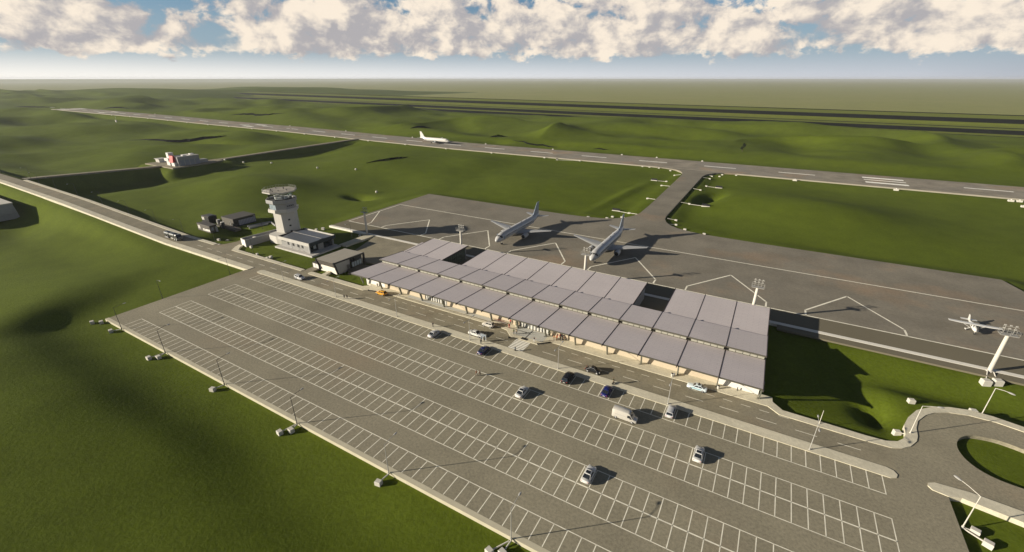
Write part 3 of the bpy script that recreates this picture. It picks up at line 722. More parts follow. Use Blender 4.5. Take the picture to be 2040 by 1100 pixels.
for a,b in (((-226,123),(-223,133.6)),((-223,133.6),(-214.5,130.8)),((-223.4,122.2),(-221,131))):
    A=Vector(a)-Vector((-219.5,128)); B=Vector(b)-Vector((-219.5,128)); d=(B-A).normalized(); n=Vector((d.y,-d.x))*.25
    m.prism([tuple(A+n),tuple(B+n),tuple(B-n),tuple(A-n)],-1.6,.35)
m.build('coping',GREYW,YW)

# ------------------------------------------------------------------ fire station
FS=thing('fire_station','distant grey and white stepped fire station with a red slab on its front','fire station',(-435,202,FIRE_Z))
f=lambda name,x0,x1,y0,y1,z0,z1,mat:MB().box(x0+435,x1+435,y0-202,y1-202,z0,z1,.06).build(name,mat,FS)
f('main_hall',-440,-428,190,207,0,7.4,GREYW); f('tower',-444,-440.4,189.6,193.5,0,10.0,WHITE); f('upper_bay',-444.2,-437.6,187.4,190,3.6,5.9,WHITE)
f('lower_bay',-443.6,-438.6,188.4,190,0,3.6,WHITE); f('side_bay',-435.2,-430.6,188.0,190,0,2.9,WHITE); f('low_wing',-438,-431,207,215,0,2.4,GREYW)
m=MB(); m.loft([[(-2.4,-14.4,2.9),(3.4,-14.4,2.9),(3.4,-12.1,2.9),(-2.4,-12.1,2.9)],[(-2.4,-13.4,8.2),(3.4,-13.4,8.2),(3.4,-12.1,8.2),(-2.4,-12.1,8.2)]]); m.build('red_slab',REDP,FS)
f('roof_unit',-436,-433,203,206,7.4,8.3,WHITE); f('roof_unit',-434,-431,196,198,7.4,8.0,WHITE); f('roof',-440.2,-427.8,199,207.2,7.4,7.6,CONC)
for y in (193,197,201,205): f('garage_door',-427.98,-427.9,y-1.7,y+1.7,.2,4.6,SHUT)
SD=thing('garage_shed','small flat roofed pale garage standing on the pad left of the fire station','garage',(-466,193.5,FIRE_Z))
MB().box(-3.2,2.6,-2.2,3,0,2.7).build('wall',WHITE,SD); MB().box(-3.9,3.1,-2.9,3.5,2.7,3.05).build('roof',CONC,SD); MB().box(-2.4,1.8,-2.26,-2.21,.1,2.2).build('garage_door',CONC,SD)

# ------------------------------------------------------------------ hangar at the left edge
HG=thing('hangar','big pale flat topped hangar cut by the left edge of the picture below the road','hangar',(-395,72,-5.6))
m=MB(); m.loft([[(-40,-14,0),(19.5,-14,0),(19.5,4.8,0),(-40,4.8,0)],[(-40,-14,8.6),(18.2,-14,8.6),(18.2,4.2,8.6),(-40,4.2,8.6)]]); m.build('wall',GREYW,HG)
MB().box(-40.3,18.5,-14.2,4.5,8.6,9.1).build('roof',CONCW,HG)
m=MB()
for i in range(5): m.box(18.9,19.3,-12+i*3.1,-9.6+i*3.1,.2,3.4)
m.build('gate',GREYW,HG)
# ------------------------------------------------------------------ airliners
def ring_yz(x,zc,ry,rz,n=20): return [(x,ry*math.cos(2*PI*i/n),zc+rz*math.sin(2*PI*i/n)) for i in range(n)]
def airfoil_loft(m,st):
    """st: (LE x, TE x, y, z, thickness) -> loft; works for wings"""
    rings=[]
    for (le,te,y,z,t) in st:
        c=le-te
        rings.append([(le,y,z),(le-.12*c,y,z+t*.75),(le-.4*c,y,z+t),(le-.75*c,y,z+t*.45),(te,y,z),(te+.25*c,y,z-t*.25),(le-.4*c,y,z-t*.5),(le-.1*c,y,z-t*.45)])
    return m.loft(rings)
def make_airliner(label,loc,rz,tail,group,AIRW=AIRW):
    a=thing('airliner',label,'airliner',loc,rz,group)
    m=MB(); st=[(21.5,3.05,.06,.06),(21.2,3.08,.55,.5),(20.5,3.2,1.05,.98),(19.4,3.4,1.5,1.45),(17.8,3.62,1.82,1.83),(16,3.75,1.96,2.02),(12,3.78,1.98,2.07),(0,3.78,1.98,2.07),(-9,3.78,1.98,2.07),(-12,3.95,1.85,1.9),(-15.5,4.35,1.45,1.45),(-18.5,4.75,.95,.98),(-20.6,5.0,.5,.55),(-21.5,5.1,.2,.25)]
    m.loft([ring_yz(*q) for q in st]); m.build('fuselage',AIRW,a,True)
    m=MB(); 
    m.loft([ring_yz(6.6,2.3,.3,.2,14),ring_yz(5.2,2.2,1.7,.75,14),ring_yz(1,2.1,2.05,.95,14),ring_yz(-3.5,2.15,1.8,.8,14),ring_yz(-5.6,2.5,.3,.2,14)]); m.build('belly_fairing',WINGG,a,True)
    for s in (1,-1):
        m=MB(); airfoil_loft(m,[(6.6,-1.6,s*1.5,2.55,.55),(3.9,-2.1,s*6.2,3.0,.36),(-.2,-1.9,s*16.2,4.1,.14),(-.9,-2.0,s*16.7,4.2,.05)]); m.build('wing',WINGG,a,True)
        m=MB(); m.loft([[(-.2,s*16.4,4.1),(-1.9,s*16.4,4.1),(-1.9,s*16.5,4.1),(-.2,s*16.5,4.1)],[(-1.5,s*16.62,4.45),(-2.1,s*16.62,4.45),(-2.1,s*16.68,4.45),(-1.5,s*16.68,4.45)]]); m.build('wing_tip',AIRW,a)
        e=MB(); y=s*5.75
        rr=[(6.7,.92),(6.45,1.06),(5.4,1.16),(4.0,1.12),(2.9,.92),(2.3,.72)]
        e.loft([[(x,y+r*math.cos(2*PI*i/16),1.75+r*math.sin(2*PI*i/16)) for i in range(16)] for x,r in rr],False); en=e.build('engine',AIRW,a,True)
        e=MB(); e.tube((6.35,y,1.75),(6.05,y,1.75),.9,.9,16); e.build('fan',BLACK,en)
        e=MB(); e.tube((2.9,y,1.75),(1.7,y,1.75),.55,.2,12); e.build('exhaust_cone',DARKM,en,True)
        e=MB(); e.loft([[(4.9,y-.12,2.7),(1.0,y-.12,2.6),(1.0,y+.12,2.6),(4.9,y+.12,2.7)],[(3.6,y-.1,3.0),(.6,y-.1,2.95),(.6,y+.1,2.95),(3.6,y+.1,3.0)]]); e.build('pylon',WINGG,a)
        m=MB(); airfoil_loft(m,[(-16.4,-20.3,s*.7,4.75,.28),(-18.6,-20.6,s*6.1,5.35,.08)]); m.build('tailplane',AIRW if tail is not AIRG else WINGG,a,True)
        g=MB(); g.tube((-1.6,s*3.8,2.3),(-1.6,s*3.8,.6),.14,n=8); gg=g.build('main_gear',STEEL,a)
        for q in (-.38,.38): w_=MB(); w_.tube((-1.6,s*3.8+q-.18,.58),(-1.6,s*3.8+q+.18,.58),.58,n=14); w_.build('wheel',TYRE,gg)
    m=MB(); m.loft([[(-12.6,-.03,5.75),(-20.6,-.03,5.3),(-20.6,.03,5.3),(-12.6,.03,5.75)],[(-14.6,-.14,6.2),(-20.5,-.1,6.1),(-20.5,.1,6.1),(-14.6,.14,6.2)],[(-18.3,-.07,11.3),(-20.9,-.05,11.3),(-20.9,.05,11.3),(-18.3,.07,11.3)],[(-18.9,-.03,11.8),(-21,-.03,11.8),(-21,.03,11.8),(-18.9,.03,11.8)]]); m.build('tail_fin',tail,a)
    # cockpit glazing, wrapped round the nose
    m=MB()
    def ring_at(x,th,g=1.02):
        ss=sorted(st); xs_=[q[0] for q in ss]
        zc,ry,rz=[float(np.interp(x,xs_,[q[c] for q in ss])) for c in (1,2,3)]
        return (x,ry*g*math.cos(th),zc+rz*g*math.sin(th))
    for i in range(6):
        t0=R(17+i*24.5); t1=R(17+i*24.5+22); xf=19.75-.85*abs(math.cos((t0+t1)/2)); 
        m.quad(ring_at(xf,t0),ring_at(xf,t1),ring_at(xf-.95,t1),ring_at(xf-.95,t0))
    m.build('cockpit_window',BLACK,a)
    for s in (1,-1):
        m=MB()
        for i in range(46):
            x=15-i*.56
            if 4.6<x<5.4 or -3.4<x<-2.6: continue
            m.box(x-.12,x+.12,s*1.962-.025,s*1.962+.025,4.1,4.42)
        m.build('window_row',DGLASS,a)
        for x in (16.9,-11.2): MB().box(x-.42,x+.42,s*1.86-.06,s*1.86+.06,3.1,4.9).build('door',AIRG if tail is AIRG else CONC,a)
    g=MB(); g.tube((16.2,0,2.2),(16.4,0,.5),.1,n=8); gg=g.build('nose_gear',STEEL,a)
    for q in (-.28,.28): w_=MB(); w_.tube((16.4,q-.12,.42),(16.4,q+.12,.42),.42,n=12); w_.build('wheel',TYRE,gg)
    for (x,h) in ((9,.3),(-2,.3),(-7,.25)): MB().box(x-.3,x+.3,-.04,.04,5.82,5.85+h).build('antenna',DARKM,a)
    return a
GA='airliners at the airport'
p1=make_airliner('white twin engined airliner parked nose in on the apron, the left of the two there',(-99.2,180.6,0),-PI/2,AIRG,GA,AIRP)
p2=copy_tree(p1,(-54.6,180.4,0)); p2['label']='white twin engined airliner parked on the apron nearest the taxiway mouth'
p3=make_airliner('plain white airliner with a white tail rolling along the runway',(-344.5,421.6,float(zrun(-344))),0,AIRW,GA)
# light aircraft
c=thing('light_aircraft','small white high wing propeller plane on the right part of the apron','light aircraft',(62.2,168.9,0),-PI/2)
c.scale=(1.08,1.08,1.08)
m=MB(); m.loft([ring_yz(2.9,1.22,.18,.2,12),ring_yz(2.6,1.25,.42,.45,12),ring_yz(1.6,1.3,.55,.58,12),ring_yz(.9,1.45,.56,.72,12),ring_yz(-.8,1.5,.52,.68,12),ring_yz(-1.8,1.5,.36,.42,12),ring_yz(-4.6,1.55,.1,.16,12)]); m.build('fuselage',AIRW,c,True)
m=MB(); airfoil_loft(m,[(1.0,-.25,-5.5,2.3,.1),(1.2,-.4,-3,2.22,.16),(1.2,-.4,3,2.22,.16),(1.0,-.25,5.5,2.3,.1)]); m.build('wing',AIRW,c,True)
for s in (1,-1):
    m=MB(); m.tube((.4,s*.5,.95),(.35,s*2.6,2.1),.05,n=6); m.build('wing_strut',AIRW,c)
    m=MB(); m.tube((.1,s*.45,.9),(.05,s*1.25,.3),.07,n=6); g=m.build('main_gear',AIRW,c); m=MB(); m.tube((.05,s*1.2,.22),(.05,s*1.4,.22),.24,n=12); m.build('wheel',TYRE,g); m=MB(); m.ball((.0,s*1.3,.3),.5,.15,.2,8,5); m.build('wheel_spat',AIRW,g)
    m=MB(); m.panel((.75,s*.565,1.62),(-.7,s*.53,1.68),(-.5,s*.47,2.08),(.5,s*.5,2.1),.015); m.build('side_window',DGLASS,c)
m=MB(); airfoil_loft(m,[(-3.7,-4.6,-1.75,1.6,.05),(-3.5,-4.7,0,1.6,.07),(-3.7,-4.6,1.75,1.6,.05)]); m.build('tailplane',AIRW,c)
m=MB(); m.loft([[(-3.0,-.03,1.65),(-4.7,-.03,1.6),(-4.7,.03,1.6),(-3.0,.03,1.65)],[(-4.3,-.03,2.9),(-5.0,-.03,2.9),(-5.0,.03,2.9),(-4.3,.03,2.9)]]); m.build('tail_fin',AIRW,c)
m=MB(); m.panel((1.62,-.45,1.68),(1.62,.45,1.68),(.95,.42,2.14),(.95,-.42,2.14),.02); m.build('windscreen',DGLASS,c)
m=MB(); m.tube((2.9,0,1.22),(3.2,0,1.22),.18,.05,10); pr=m.build('spinner',WINGG,c); m=MB(); m.cbox((2.98,0,1.22),(.05,.12,1.9)); m.build('propeller',DARKM,pr)
m=MB(); m.tube((2.2,0,.95),(2.3,0,.25),.06,n=6); g=m.build('nose_gear',STEEL,c); m=MB(); m.tube((2.3,-.08,.2),(2.3,.08,.2),.2,n=12); m.build('wheel',TYRE,g)

# ------------------------------------------------------------------ cars
def paint(name,c,rough=.3): return plain(name,c,rough,0,.05,.4,.5,.6)
TAIL=plain('tail_lamp_red',(.4,.012,.01),.3,0,.1); LAMPG=plain('headlamp',(.7,.7,.68),.15,0,.1)
def wheel(par,x,y,s,r=.33,w=.22):
    m=MB(); m.tube((x,y-s*w*.5,r),(x,y+s*w*.5,r),r,n=16); t=m.build('tyre',TYRE,par)
    m=MB(); m.tube((x,y+s*(w*.5),r),(x,y+s*(w*.5+.015),r),r*.64,r*.58,12); m.build('rim',RIM,t)
STY={ # bonnet z, belt z, boot z, greenhouse x fractions (base rear, roof rear, roof front, base front)
 'sedan':(.86,.95,1.02,(-.36,-.19,.06,.21)),'suv':(1.02,1.08,1.10,(-.475,-.40,.08,.22)),'hatch':(.90,.98,1.0,(-.47,-.36,.09,.25)),
 'wagon':(.90,.98,1.0,(-.475,-.40,.08,.23)),'beetle':(.92,.95,.90,(-.34,-.10,.08,.24))}
def make_car(name,label,cat,loc,rz,mat,L=4.5,W=1.8,H=1.46,style='sedan',group='cars around the terminal',gl=DGLASS,roofmat=None):
    a=thing(name,label,cat,loc,rz,group); hz_,bz,tz_,gx=STY[style]; w=W/2; h=L/2
    st=[(-h,.80,.46,tz_*.80),(-h+.12,.93,.30,tz_*.95),(-h+.5,1.0,.22,tz_),(gx[0]*L+.15,1.0,.20,bz),(gx[3]*L,1.0,.20,bz),(gx[3]*L+.25,1.0,.20,hz_+.05),(h-.55,.98,.22,hz_-.05),(h-.15,.90,.28,hz_*.80),(h,.74,.40,hz_*.66)]
    if style=='beetle': st[0]=(-h,.62,.44,.66); st[1]=(-h+.14,.80,.32,.78); st[-1]=(h,.55,.4,.6); st[-2]=(h-.18,.78,.3,.72)
    m=MB(); rings=[]
    for x,f,zb,zt in st:
        q=w*f; rings.append([(x,-q*.86,zb),(x,-q,zb+.14),(x,-q,zt-.26),(x,-q*.95,zt-.09),(x,-q*.80,zt),(x,q*.80,zt),(x,q*.95,zt-.09),(x,q,zt-.26),(x,q,zb+.14),(x,q*.86,zb)])
    m.loft(rings); m.build('body',mat,a,True)
    x0,x1,x2,x3=[g*L for g in gx]; wb=w*.90; wt=w*.70; zb=bz-.05
    m=MB(); 
    def rg(t,grow=0):
        z=zb+(H-zb)*t; k=t**1.15
        return [(x0+(x1-x0)*k-grow,-(wb+(wt-wb)*t),z),(x3+(x2-x3)*k+grow,-(wb+(wt-wb)*t),z),(x3+(x2-x3)*k+grow,(wb+(wt-wb)*t),z),(x0+(x1-x0)*k-grow,(wb+(wt-wb)*t),z)]
    top=rg(1); c1=[(p[0]*.97+.03*(x1+x2)/2,p[1]*.88,H+.045) for p in top]
    m.loft([rg(0),rg(.5),rg(.9),top,c1]); m.build('roof',roofmat or mat,a,True)
    def pt(side,u,t):  # side window point
        k=t**1.15; xa=x0+(x1-x0)*k; xb=x3+(x2-x3)*k; y=wb+(wt-wb)*t
        return (xa+(xb-xa)*u,side*(y+.012),zb+(H-zb)*t)
    for s in (1,-1):
        for u0,u1 in ((.09,.49),(.53,.91)):
            m=MB(); P=[pt(s,u0,.2),pt(s,u1,.2),pt(s,u1,.88),pt(s,u0,.88)]; m.add(P,[(0,1,2,3)]); m.build('side_window',gl,a)
        for x in (h*.62,-h*.60): wheel(a,x,s*(w-.09),s,.33 if style!='suv' else .37)
        MB().cbox((h-.14,s*w*.62,hz_*.72),(.14,w*.34,.15),0,.03).build('headlight',LAMPG,a); MB().cbox((-h+.07,s*w*.66,tz_*.78),(.12,w*.34,.16),0,.03).build('tail_light',TAIL,a)
        MB().cbox((x3-.25,s*(w+.07),bz+.03),(.12,.18,.13),0,.03).build('wing_mirror',mat,a)
    for nm,xa,xb,sg in (('windscreen',x3,x2,1),('rear_window',x0,x1,-1)):
        def q(t,v):
            k=t**1.15; return (xa+(xb-xa)*k+sg*.015,v*(wb+(wt-wb)*t),zb+(H-zb)*t+.01)
        m=MB(); m.add([q(.14,-.9),q(.14,.9),q(.5,.9),q(.5,-.9),q(.93,.88),q(.93,-.88)],[(0,1,2,3),(3,2,4,5)]); m.build(nm,gl,a)
    MB().cbox((h-.01,0,.46),(.06,W*.5,.2),0,.02).build('grille',BLACK,a); MB().cbox((-h+.0,0,.6),(.04,.5,.12),0,.01).build('number_plate',WHITE,a)
    return a
CW=paint('car_white',(.60,.59,.55)); CS=paint('car_silver',(.50,.50,.49),.28); CK=paint('car_black',(.008,.008,.009)); CB=paint('car_navy',(.008,.012,.075)); CB2=paint('car_blue',(.010,.015,.12)); CY=paint('taxi_yellow',(.62,.30,.015)); CG=paint('car_beige_white',(.50,.475,.42)); CP=paint('car_ice_white',(.56,.63,.65))
make_car('sport_utility_car','silver sport utility car driving on the road in front of the cafe pavilion','car',(-145.6,93.6,0),0,CS,4.5,1.85,1.66,'suv')
tx=make_car('taxi','yellow taxi waiting at the kerb below the left end of the terminal','taxi',(-109.3,99.2,0),PI,CY,4.3,1.8,1.5,'hatch')
m=MB().cbox((-.15,0,1.58),(.3,.7,.16),0,.03).build('roof_sign',plain('taxi_sign',(.7,.6,.3)),tx)
make_car('parked_car','silver car in the front parking row, leftmost of the cars parked there','car',(-76.0,86.9,0),PI/2,CS,4.5,1.8,1.45,'sedan')
make_car('saloon_car','white saloon driving past the zebra crossing beside the median','car',(-65.4,93.1,0),0,CW,4.7,1.85,1.45,'sedan')
make_car('hatchback','cream white hatchback stopped at the terminal kerb just left of the zebra crossing','car',(-65.0,99.3,0),PI,CG,4.0,1.75,1.5,'hatch')
make_car('parked_car','navy blue car parked in the front row beside three people on the median','car',(-58.6,86.8,0),PI/2,CB,4.5,1.8,1.44,'sedan')
make_car('parked_car','big black car parked in the front row beneath the black bubble car','car',(-33.5,86.9,0),PI/2,CK,4.9,1.9,1.66,'suv')
bt=make_car('bubble_car','black bubble shaped car with a bright roof line driving on the terminal road','car',(-29.1,93.1,0),0,CK,4.1,1.75,1.5,'beetle')
m=MB(); m.tube((-1.3,-.80,1.02),(-.5,-.66,1.5),.03,n=5); m.tube((-.5,-.66,1.5),(.4,-.66,1.5),.03,n=5); m.tube((.4,-.66,1.5),(1.1,-.80,1.02),.03,n=5); m.build('chrome_trim',RIM,bt)
make_car('parked_car','bright blue car parked in the front row below the scooter rider','car',(-23.3,86.7,0),PI/2,CB2,4.5,1.8,1.44,'sedan')
for lab,x,y in (('white car alone in the second parking row, upper left of the van',-40.8,76.3),('white car in the second parking row to the right of the van',-.9,76.8),('white car lowest in the car park, alone in the third row',-18.2,61.2)):
    pc=make_car('parked_car',lab,'car',(x,y,0),PI/2,CW,4.5,1.82,1.46,'sedan') if x==-40.8 else copy_tree(pc,(x,y,0)); pc['label']=lab
    if x==-40.8:
        MB().cbox((-.35,0,1.5),(.7,.9,.03)).build('sunroof',DGLASS,pc)
pk=make_car('patrol_car','ice white patrol car with a light bar below the right end of the terminal','car',(-4.7,99.0,0),PI,CP,4.6,1.8,1.45,'sedan')
MB().cbox((-.3,0,1.56),(.35,1.1,.12),0,.03).build('light_bar',DARKM,pk)
for s in (1,-1): MB().cbox((.1,s*.905,.66),(2.2,.02,.16)).build('side_stripe',plain('stripe_teal',(.05,.30,.36)),pk)
make_car('parked_car','silver estate car with roof rails in the front row, rightmost of the parked cars','car',(-8.4,87.0,0),PI/2,CS,4.6,1.8,1.52,'wagon')
# van
V=thing('delivery_van','white high roofed delivery van driving along the car park aisle','van',(-16.9,80.1,0),0); V.scale=(.94,.94,.94)
w=1.0; m=MB(); rings=[]
for x,zt,f in ((-2.9,2.35,.92),(-2.8,2.5,.97),(-2.0,2.58,1),(.8,2.58,1),(1.25,2.45,.98),(1.75,1.75,.97),(2.1,1.22,.96),(2.75,1.05,.9),(2.95,.8,.8)):
    q=w*f; rings.append([(x,-q*.92,.32),(x,-q,.5),(x,-q,zt-.55 if zt>1.8 else zt-.25),(x,-q*.93,zt-.12),(x,-q*.78,zt),(x,q*.78,zt),(x,q*.93,zt-.12),(x,q,zt-.55 if zt>1.8 else zt-.25),(x,q,.5),(x,q*.92,.32)])
m.loft(rings); m.build('body',CG,V,True)
m=MB(); m.add([(2.12,-.84,1.28),(2.12,.84,1.28),(1.33,.78,2.38),(1.33,-.78,2.38)],[(0,1,2,3)]); m.build('windscreen',DGLASS,V)
for s in (1,-1):
    m=MB(); m.add([(1.78,s*1.0,1.3),(.75,s*1.02,1.3),(.75,s*1.0,2.0),(1.3,s*.99,2.0)],[(0,1,2,3)]); m.build('side_window',DGLASS,V)
    for x in (1.95,-1.9): wheel(V,x,s*.9,s,.36,.24)
    MB().cbox((2.78,s*.7,.88),(.16,.28,.2),0,.04).build('headlight',LAMPG,V); MB().cbox((-2.88,s*.85,1.2),(.06,.14,.5),0,.02).build('tail_light',TAIL,V); MB().cbox((1.5,s*1.14,1.35),(.14,.2,.3),0,.04).build('wing_mirror',BLACK,V)
    MB().cbox((-.9,s*1.005,1.45),(2.6,.02,.05)).build('rub_strip',GREYW,V)
MB().cbox((2.92,0,.5),(.12,1.6,.26),0,.05).build('bumper',BLACK,V); MB().cbox((-2.9,0,.42),(.12,1.8,.18),0,.04).build('bumper',BLACK,V)
# tanker on the western road
K=thing('fuel_tanker','black fuel tanker lorry with bright wheels driving along the western road','tanker lorry',(-237.2,94.2,0),0)
TG=paint('tanker_green_black',(.018,.024,.020),.35)
def tank(x0,x1):
    m=MB(); n=18; rg=lambda x,s:[(x,1.22*s*math.copysign(abs(math.cos(2*PI*i/n))**.7,math.cos(2*PI*i/n)),2.05+1.05*s*math.copysign(abs(math.sin(2*PI*i/n))**.7,math.sin(2*PI*i/n))) for i in range(n)]
    m.loft([rg(x0,.8),rg(x0+.25,1),rg(x1-.25,1),rg(x1,.8)]); return m.build('tank',TG,K,True)
tank(-6.0,-1.9); tank(-1.5,3.2)
for s in (1,-1): MB().box(-5.9,3.1,s*1.02-.06,s*1.02+.06,2.82,2.98).build('tank_rail',STEEL,K)
MB().box(-6,5.6,-.55,.55,.75,1.05).build('chassis',BLACK,K)
m=MB(); rings=[]
for x,zt in ((3.5,2.9),(3.7,3.0),(4.9,3.0),(5.3,2.6),(5.75,1.7),(5.8,1.0)):
    rings.append([(x,-1.2,.7),(x,-1.24,1.2),(x,-1.2,zt-.2),(x,-1.05,zt),(x,1.05,zt),(x,1.2,zt-.2),(x,1.24,1.2),(x,1.2,.7)])
m.loft(rings); cb=m.build('cab',TG,K,True)
m=MB(); m.add([(5.72,-1.05,1.85),(5.72,1.05,1.85),(5.28,1.0,2.7),(5.28,-1.0,2.7)],[(0,1,2,3)]); m.build('windscreen',DGLASS,cb)
for s in (1,-1):
    m=MB(); m.add([(5.35,s*1.25,1.8),(4.2,s*1.25,1.8),(4.2,s*1.22,2.65),(5.1,s*1.22,2.65)],[(0,1,2,3)]); m.build('side_window',DGLASS,cb); MB().cbox((5.8,s*.9,1.1),(.08,.3,.2),0,.03).build('headlight',LAMPG,K)
    MB().cbox((.9,s*1.12,.85),(2.2,.12,.5),0,.03).build('side_guard',STEEL,K)
    for x in (4.7,3.2,-2.9,-4.1,-5.3):
        m=MB(); m.tube((x,s*.85,.52),(x,s*1.2,.52),.52,n=16); t=m.build('tyre',TYRE,K); m=MB(); m.tube((x,s*1.2,.52),(x,s*1.23,.52),.33,.28,12); m.build('rim',RIM,t)
for x in (-4.2,-.2,1.6): MB().tube((x,0,3.05),(x,0,3.2),.3,n=12).build('hatch_cover',DARKM,K)
# ------------------------------------------------------------------ lamps and masts
def lamp_post(name,label,loc,h,arms,group,mat=POLE,al=2.2,r=.09,hs=1.15):
    t=thing(name,label,'street lamp',loc,0,group); m=MB(); m.tube((0,0,-.3),(0,0,h),r,r*.6,8); m.tube((0,0,-.3),(0,0,.25),r*1.9,r*1.7,8); m.build('pole',mat,t,True)
    for a in arms:
        dx,dy=math.cos(a),math.sin(a); m=MB(); m.tube((0,0,h-.05),(dx*al*.55,dy*al*.55,h+.22),r*.55,n=6); m.tube((dx*al*.55,dy*al*.55,h+.22),(dx*al,dy*al,h+.3),r*.5,n=6); ar=m.build('arm',mat,t,True)
        m=MB(); m.M=Matrix.Translation((dx*al,dy*al,h+.28))@Matrix.Rotation(a,4,'Z'); m.ball((.28,0,0),.42*hs,.17*hs,.10*hs,10,5); m.build('lamp_head',STEEL,t,True)
    return t
def block(loc,rz,s,label,group,conduit=None):
    """cast concrete footing block with a chamfered top; conduit: point the pipe runs to"""
    t=thing('footing_block',label,'concrete block',loc,rz,group)
    m=MB(); a=.6*s; m.loft([[(-a,-a*.8,-.5),(a,-a*.8,-.5),(a,a*.8,-.5),(-a,a*.8,-.5)],[(-a,-a*.8,.85*s),(a,-a*.8,.85*s),(a,a*.8,.85*s),(-a,a*.8,.85*s)],[(-a*.9,-a*.7,.95*s),(a*.9,-a*.7,.95*s),(a*.9,a*.7,.95*s),(-a*.9,a*.7,.95*s)]]); m.build('block',CONCW,t)
    if conduit is not None:
        q=Matrix.Rotation(-rz,4,'Z')@(Vector(conduit)-Vector(loc)); m=MB(); m.tube((0,0,.45*s),tuple(q),.13,n=8); m.build('conduit',CONCW,t)
    return t
GL='street lamps around the car park'; GB='concrete footing blocks beside the lamps'
edge=[-160.5,-135.0,-106.6,-78.9,-51.8,-24.7]
for i,x in enumerate(edge):
    lamp_post('street_lamp',f'single arm street lamp on the lower car park kerb, {ORD[i]} from the far corner',(x,42.95,.0),7.1,[PI/2],GL,DARKM if i<4 else POLE,2.6)
    m=MB(); 
lamp_post('street_lamp','single arm street lamp on the left side edge of the car park by the grass',(-172.6,59.6,0),6.8,[0],GL,DARKM)
blk=[(-173.9,40.4,0),(-171.6,41.9,0),(-162.6,40.9,0),(-136.4,39.5,1),(-134.6,41.0,1),(-107.6,40.6,2),(-80.2,39.6,3),(-78.6,41.2,3),(-52.2,40.6,4),(-26.9,39.7,5),(-24.9,40.5,5)]
bn={}
for x,y,i in blk:
    k=bn.get(i,0); bn[i]=k+1
    near=f'beside the {ORD[i]} lamp of the lower car park kerb'
    lab=f'pale footing block on the grass, {["farther from","nearer","just under"][k]} the {ORD[i]} lamp of the lower kerb'
    block((x,y,tz(x,y)),.15*((i*7)%5-2),1.0,lab,GB,(edge[i]+.1,42.9,-.1) if (k!=0 and i>0 or k==2) or i in (2,4) else (edge[i]-.2,42.6,-.2) if i in (1,3,5) else None)
med=[-149.9,-121.2,-93.3,-65.3,-37.5,-9.6,18.5]
proto=None
for i,x in enumerate(med):
    lab=f'double arm street lamp on the long median, {ORD[i]} counted from the left end'
    if proto is None: proto=lamp_post('street_lamp',lab,(x,89.75,.14),6.6,[PI/2,-PI/2],GL,POLE,2.0); t=proto
    else: t=copy_tree(proto,(x,89.75,.14))
    t['label']=lab
west=[(-444,104.0),(-420,101.4),(-392,101.2),(-360.5,101.2),(-328,101.1),(-297,101.0),(-269,101.2),(-242.6,101.0),(-214.8,100.8)]
pw=None
for i,(x,y) in enumerate(west):
    lab=f'thin dark street lamp along the western road, {ORD[i]} counted from the far junction'
    z=float(zroad(x))
    if pw is None: pw=lamp_post('street_lamp',lab,(x,y,z),7.0,[-PI/2],'street lamps along the western road',DARKM,2.4,.08); t=pw
    else: t=copy_tree(pw,(x,y,z))
    t['label']=lab
for lab,x,y,z in (('thin dark street lamp standing in the yard behind the tower',-216.2,124.8,0),('thin dark street lamp on the lawn below the white ended low block',-186.3,101.0,0),('thin dark street lamp beside the footway between annex and apron',-166.5,137.5,-.4),('thin street lamp on the grass left of the car park corner by the main road',-174.0,83.6,-.4)):
    t=copy_tree(pw,(x,y,z)); t['label']=lab; t['group']='street lamps around the buildings'
GE='street lamps at the roundabout'
lamp_post('street_lamp','pale street lamp on the S shaped pavement at the roundabout',(37.3,105.9,.1),7.2,[.25],GE,CONCW,2.8,.1,1.6)
lamp_post('street_lamp','pale street lamp behind the curved pavement on the far side of the roundabout',(52.8,121.9,-.2),7.2,[-.6],GE,CONCW,2.2,.1,1.6)
lamp_post('street_lamp','pale street lamp by the edge of the car park in the lower right corner',(40.5,82.8,-.1),7.2,[2.3],GE,CONCW,3.2,.1,1.6)
lamp_post('street_lamp','slim pale street lamp on the pavement right of the terminal',(20.6,99.6,.1),3.6,[],GE,CONCW,1,.08)
for lab,x,y,r,c in (('pale footing block alone on the grass above the S shaped pavement',40.0,119.9,.3,None),('pale footing block on the grass beside the S shaped pavement',35.3,105.9,.3,(36.9,105.6,-.2)),('pale footing block beside the lamp on the far side of the roundabout',51.6,122.6,.2,None),('pale footing block nearer the lamp in the lower right corner',42.2,83.0,-.4,(40.6,82.9,-.3)),('pale footing block farther from the lamp in the lower right corner',43.4,81.2,-.4,(40.6,82.7,-.3))):
    block((x,y,tz(x,y)),r,1.05,lab,GB,c)
for lab,x,y,s,r in (('pale block on the lawn in front of the annex, upper of two',-176.4,102.4,1.0,.2),('pale block on the lawn in front of the annex, lower of two',-176.6,100.9,.9,.2),('pale block beside the lamp on the lawn below the annex',-184.6,101.6,.8,0),('pale block against the white ended low block',-195.3,105.6,.9,.1),('pale block on the kerb end of the western pavement',-211.3,100.4,.7,.3),('pale block on the grass right of the brown hut, upper of two',-219.8,108.5,1.0,.3),('pale block on the grass right of the brown hut, lower of two',-221.8,105.8,1.0,.3),('grey block in the shaded yard grass, larger of two',-218.0,114.8,1.3,.2),('grey block in the shaded yard grass, smaller of two',-213.6,114.2,1.0,.1),('pale flat block beyond the annex, nearer the apron',-189.6,139.8,1.2,.4),('pale flat block beyond the annex, nearer the annex roof',-190.6,136.6,1.0,.3),('small pale block behind the tower foot',-186.5,128.6,.8,.2)):
    block((x,y,tz(x,y)+.1),r,s,lab,'concrete blocks on the lawns by the tower')
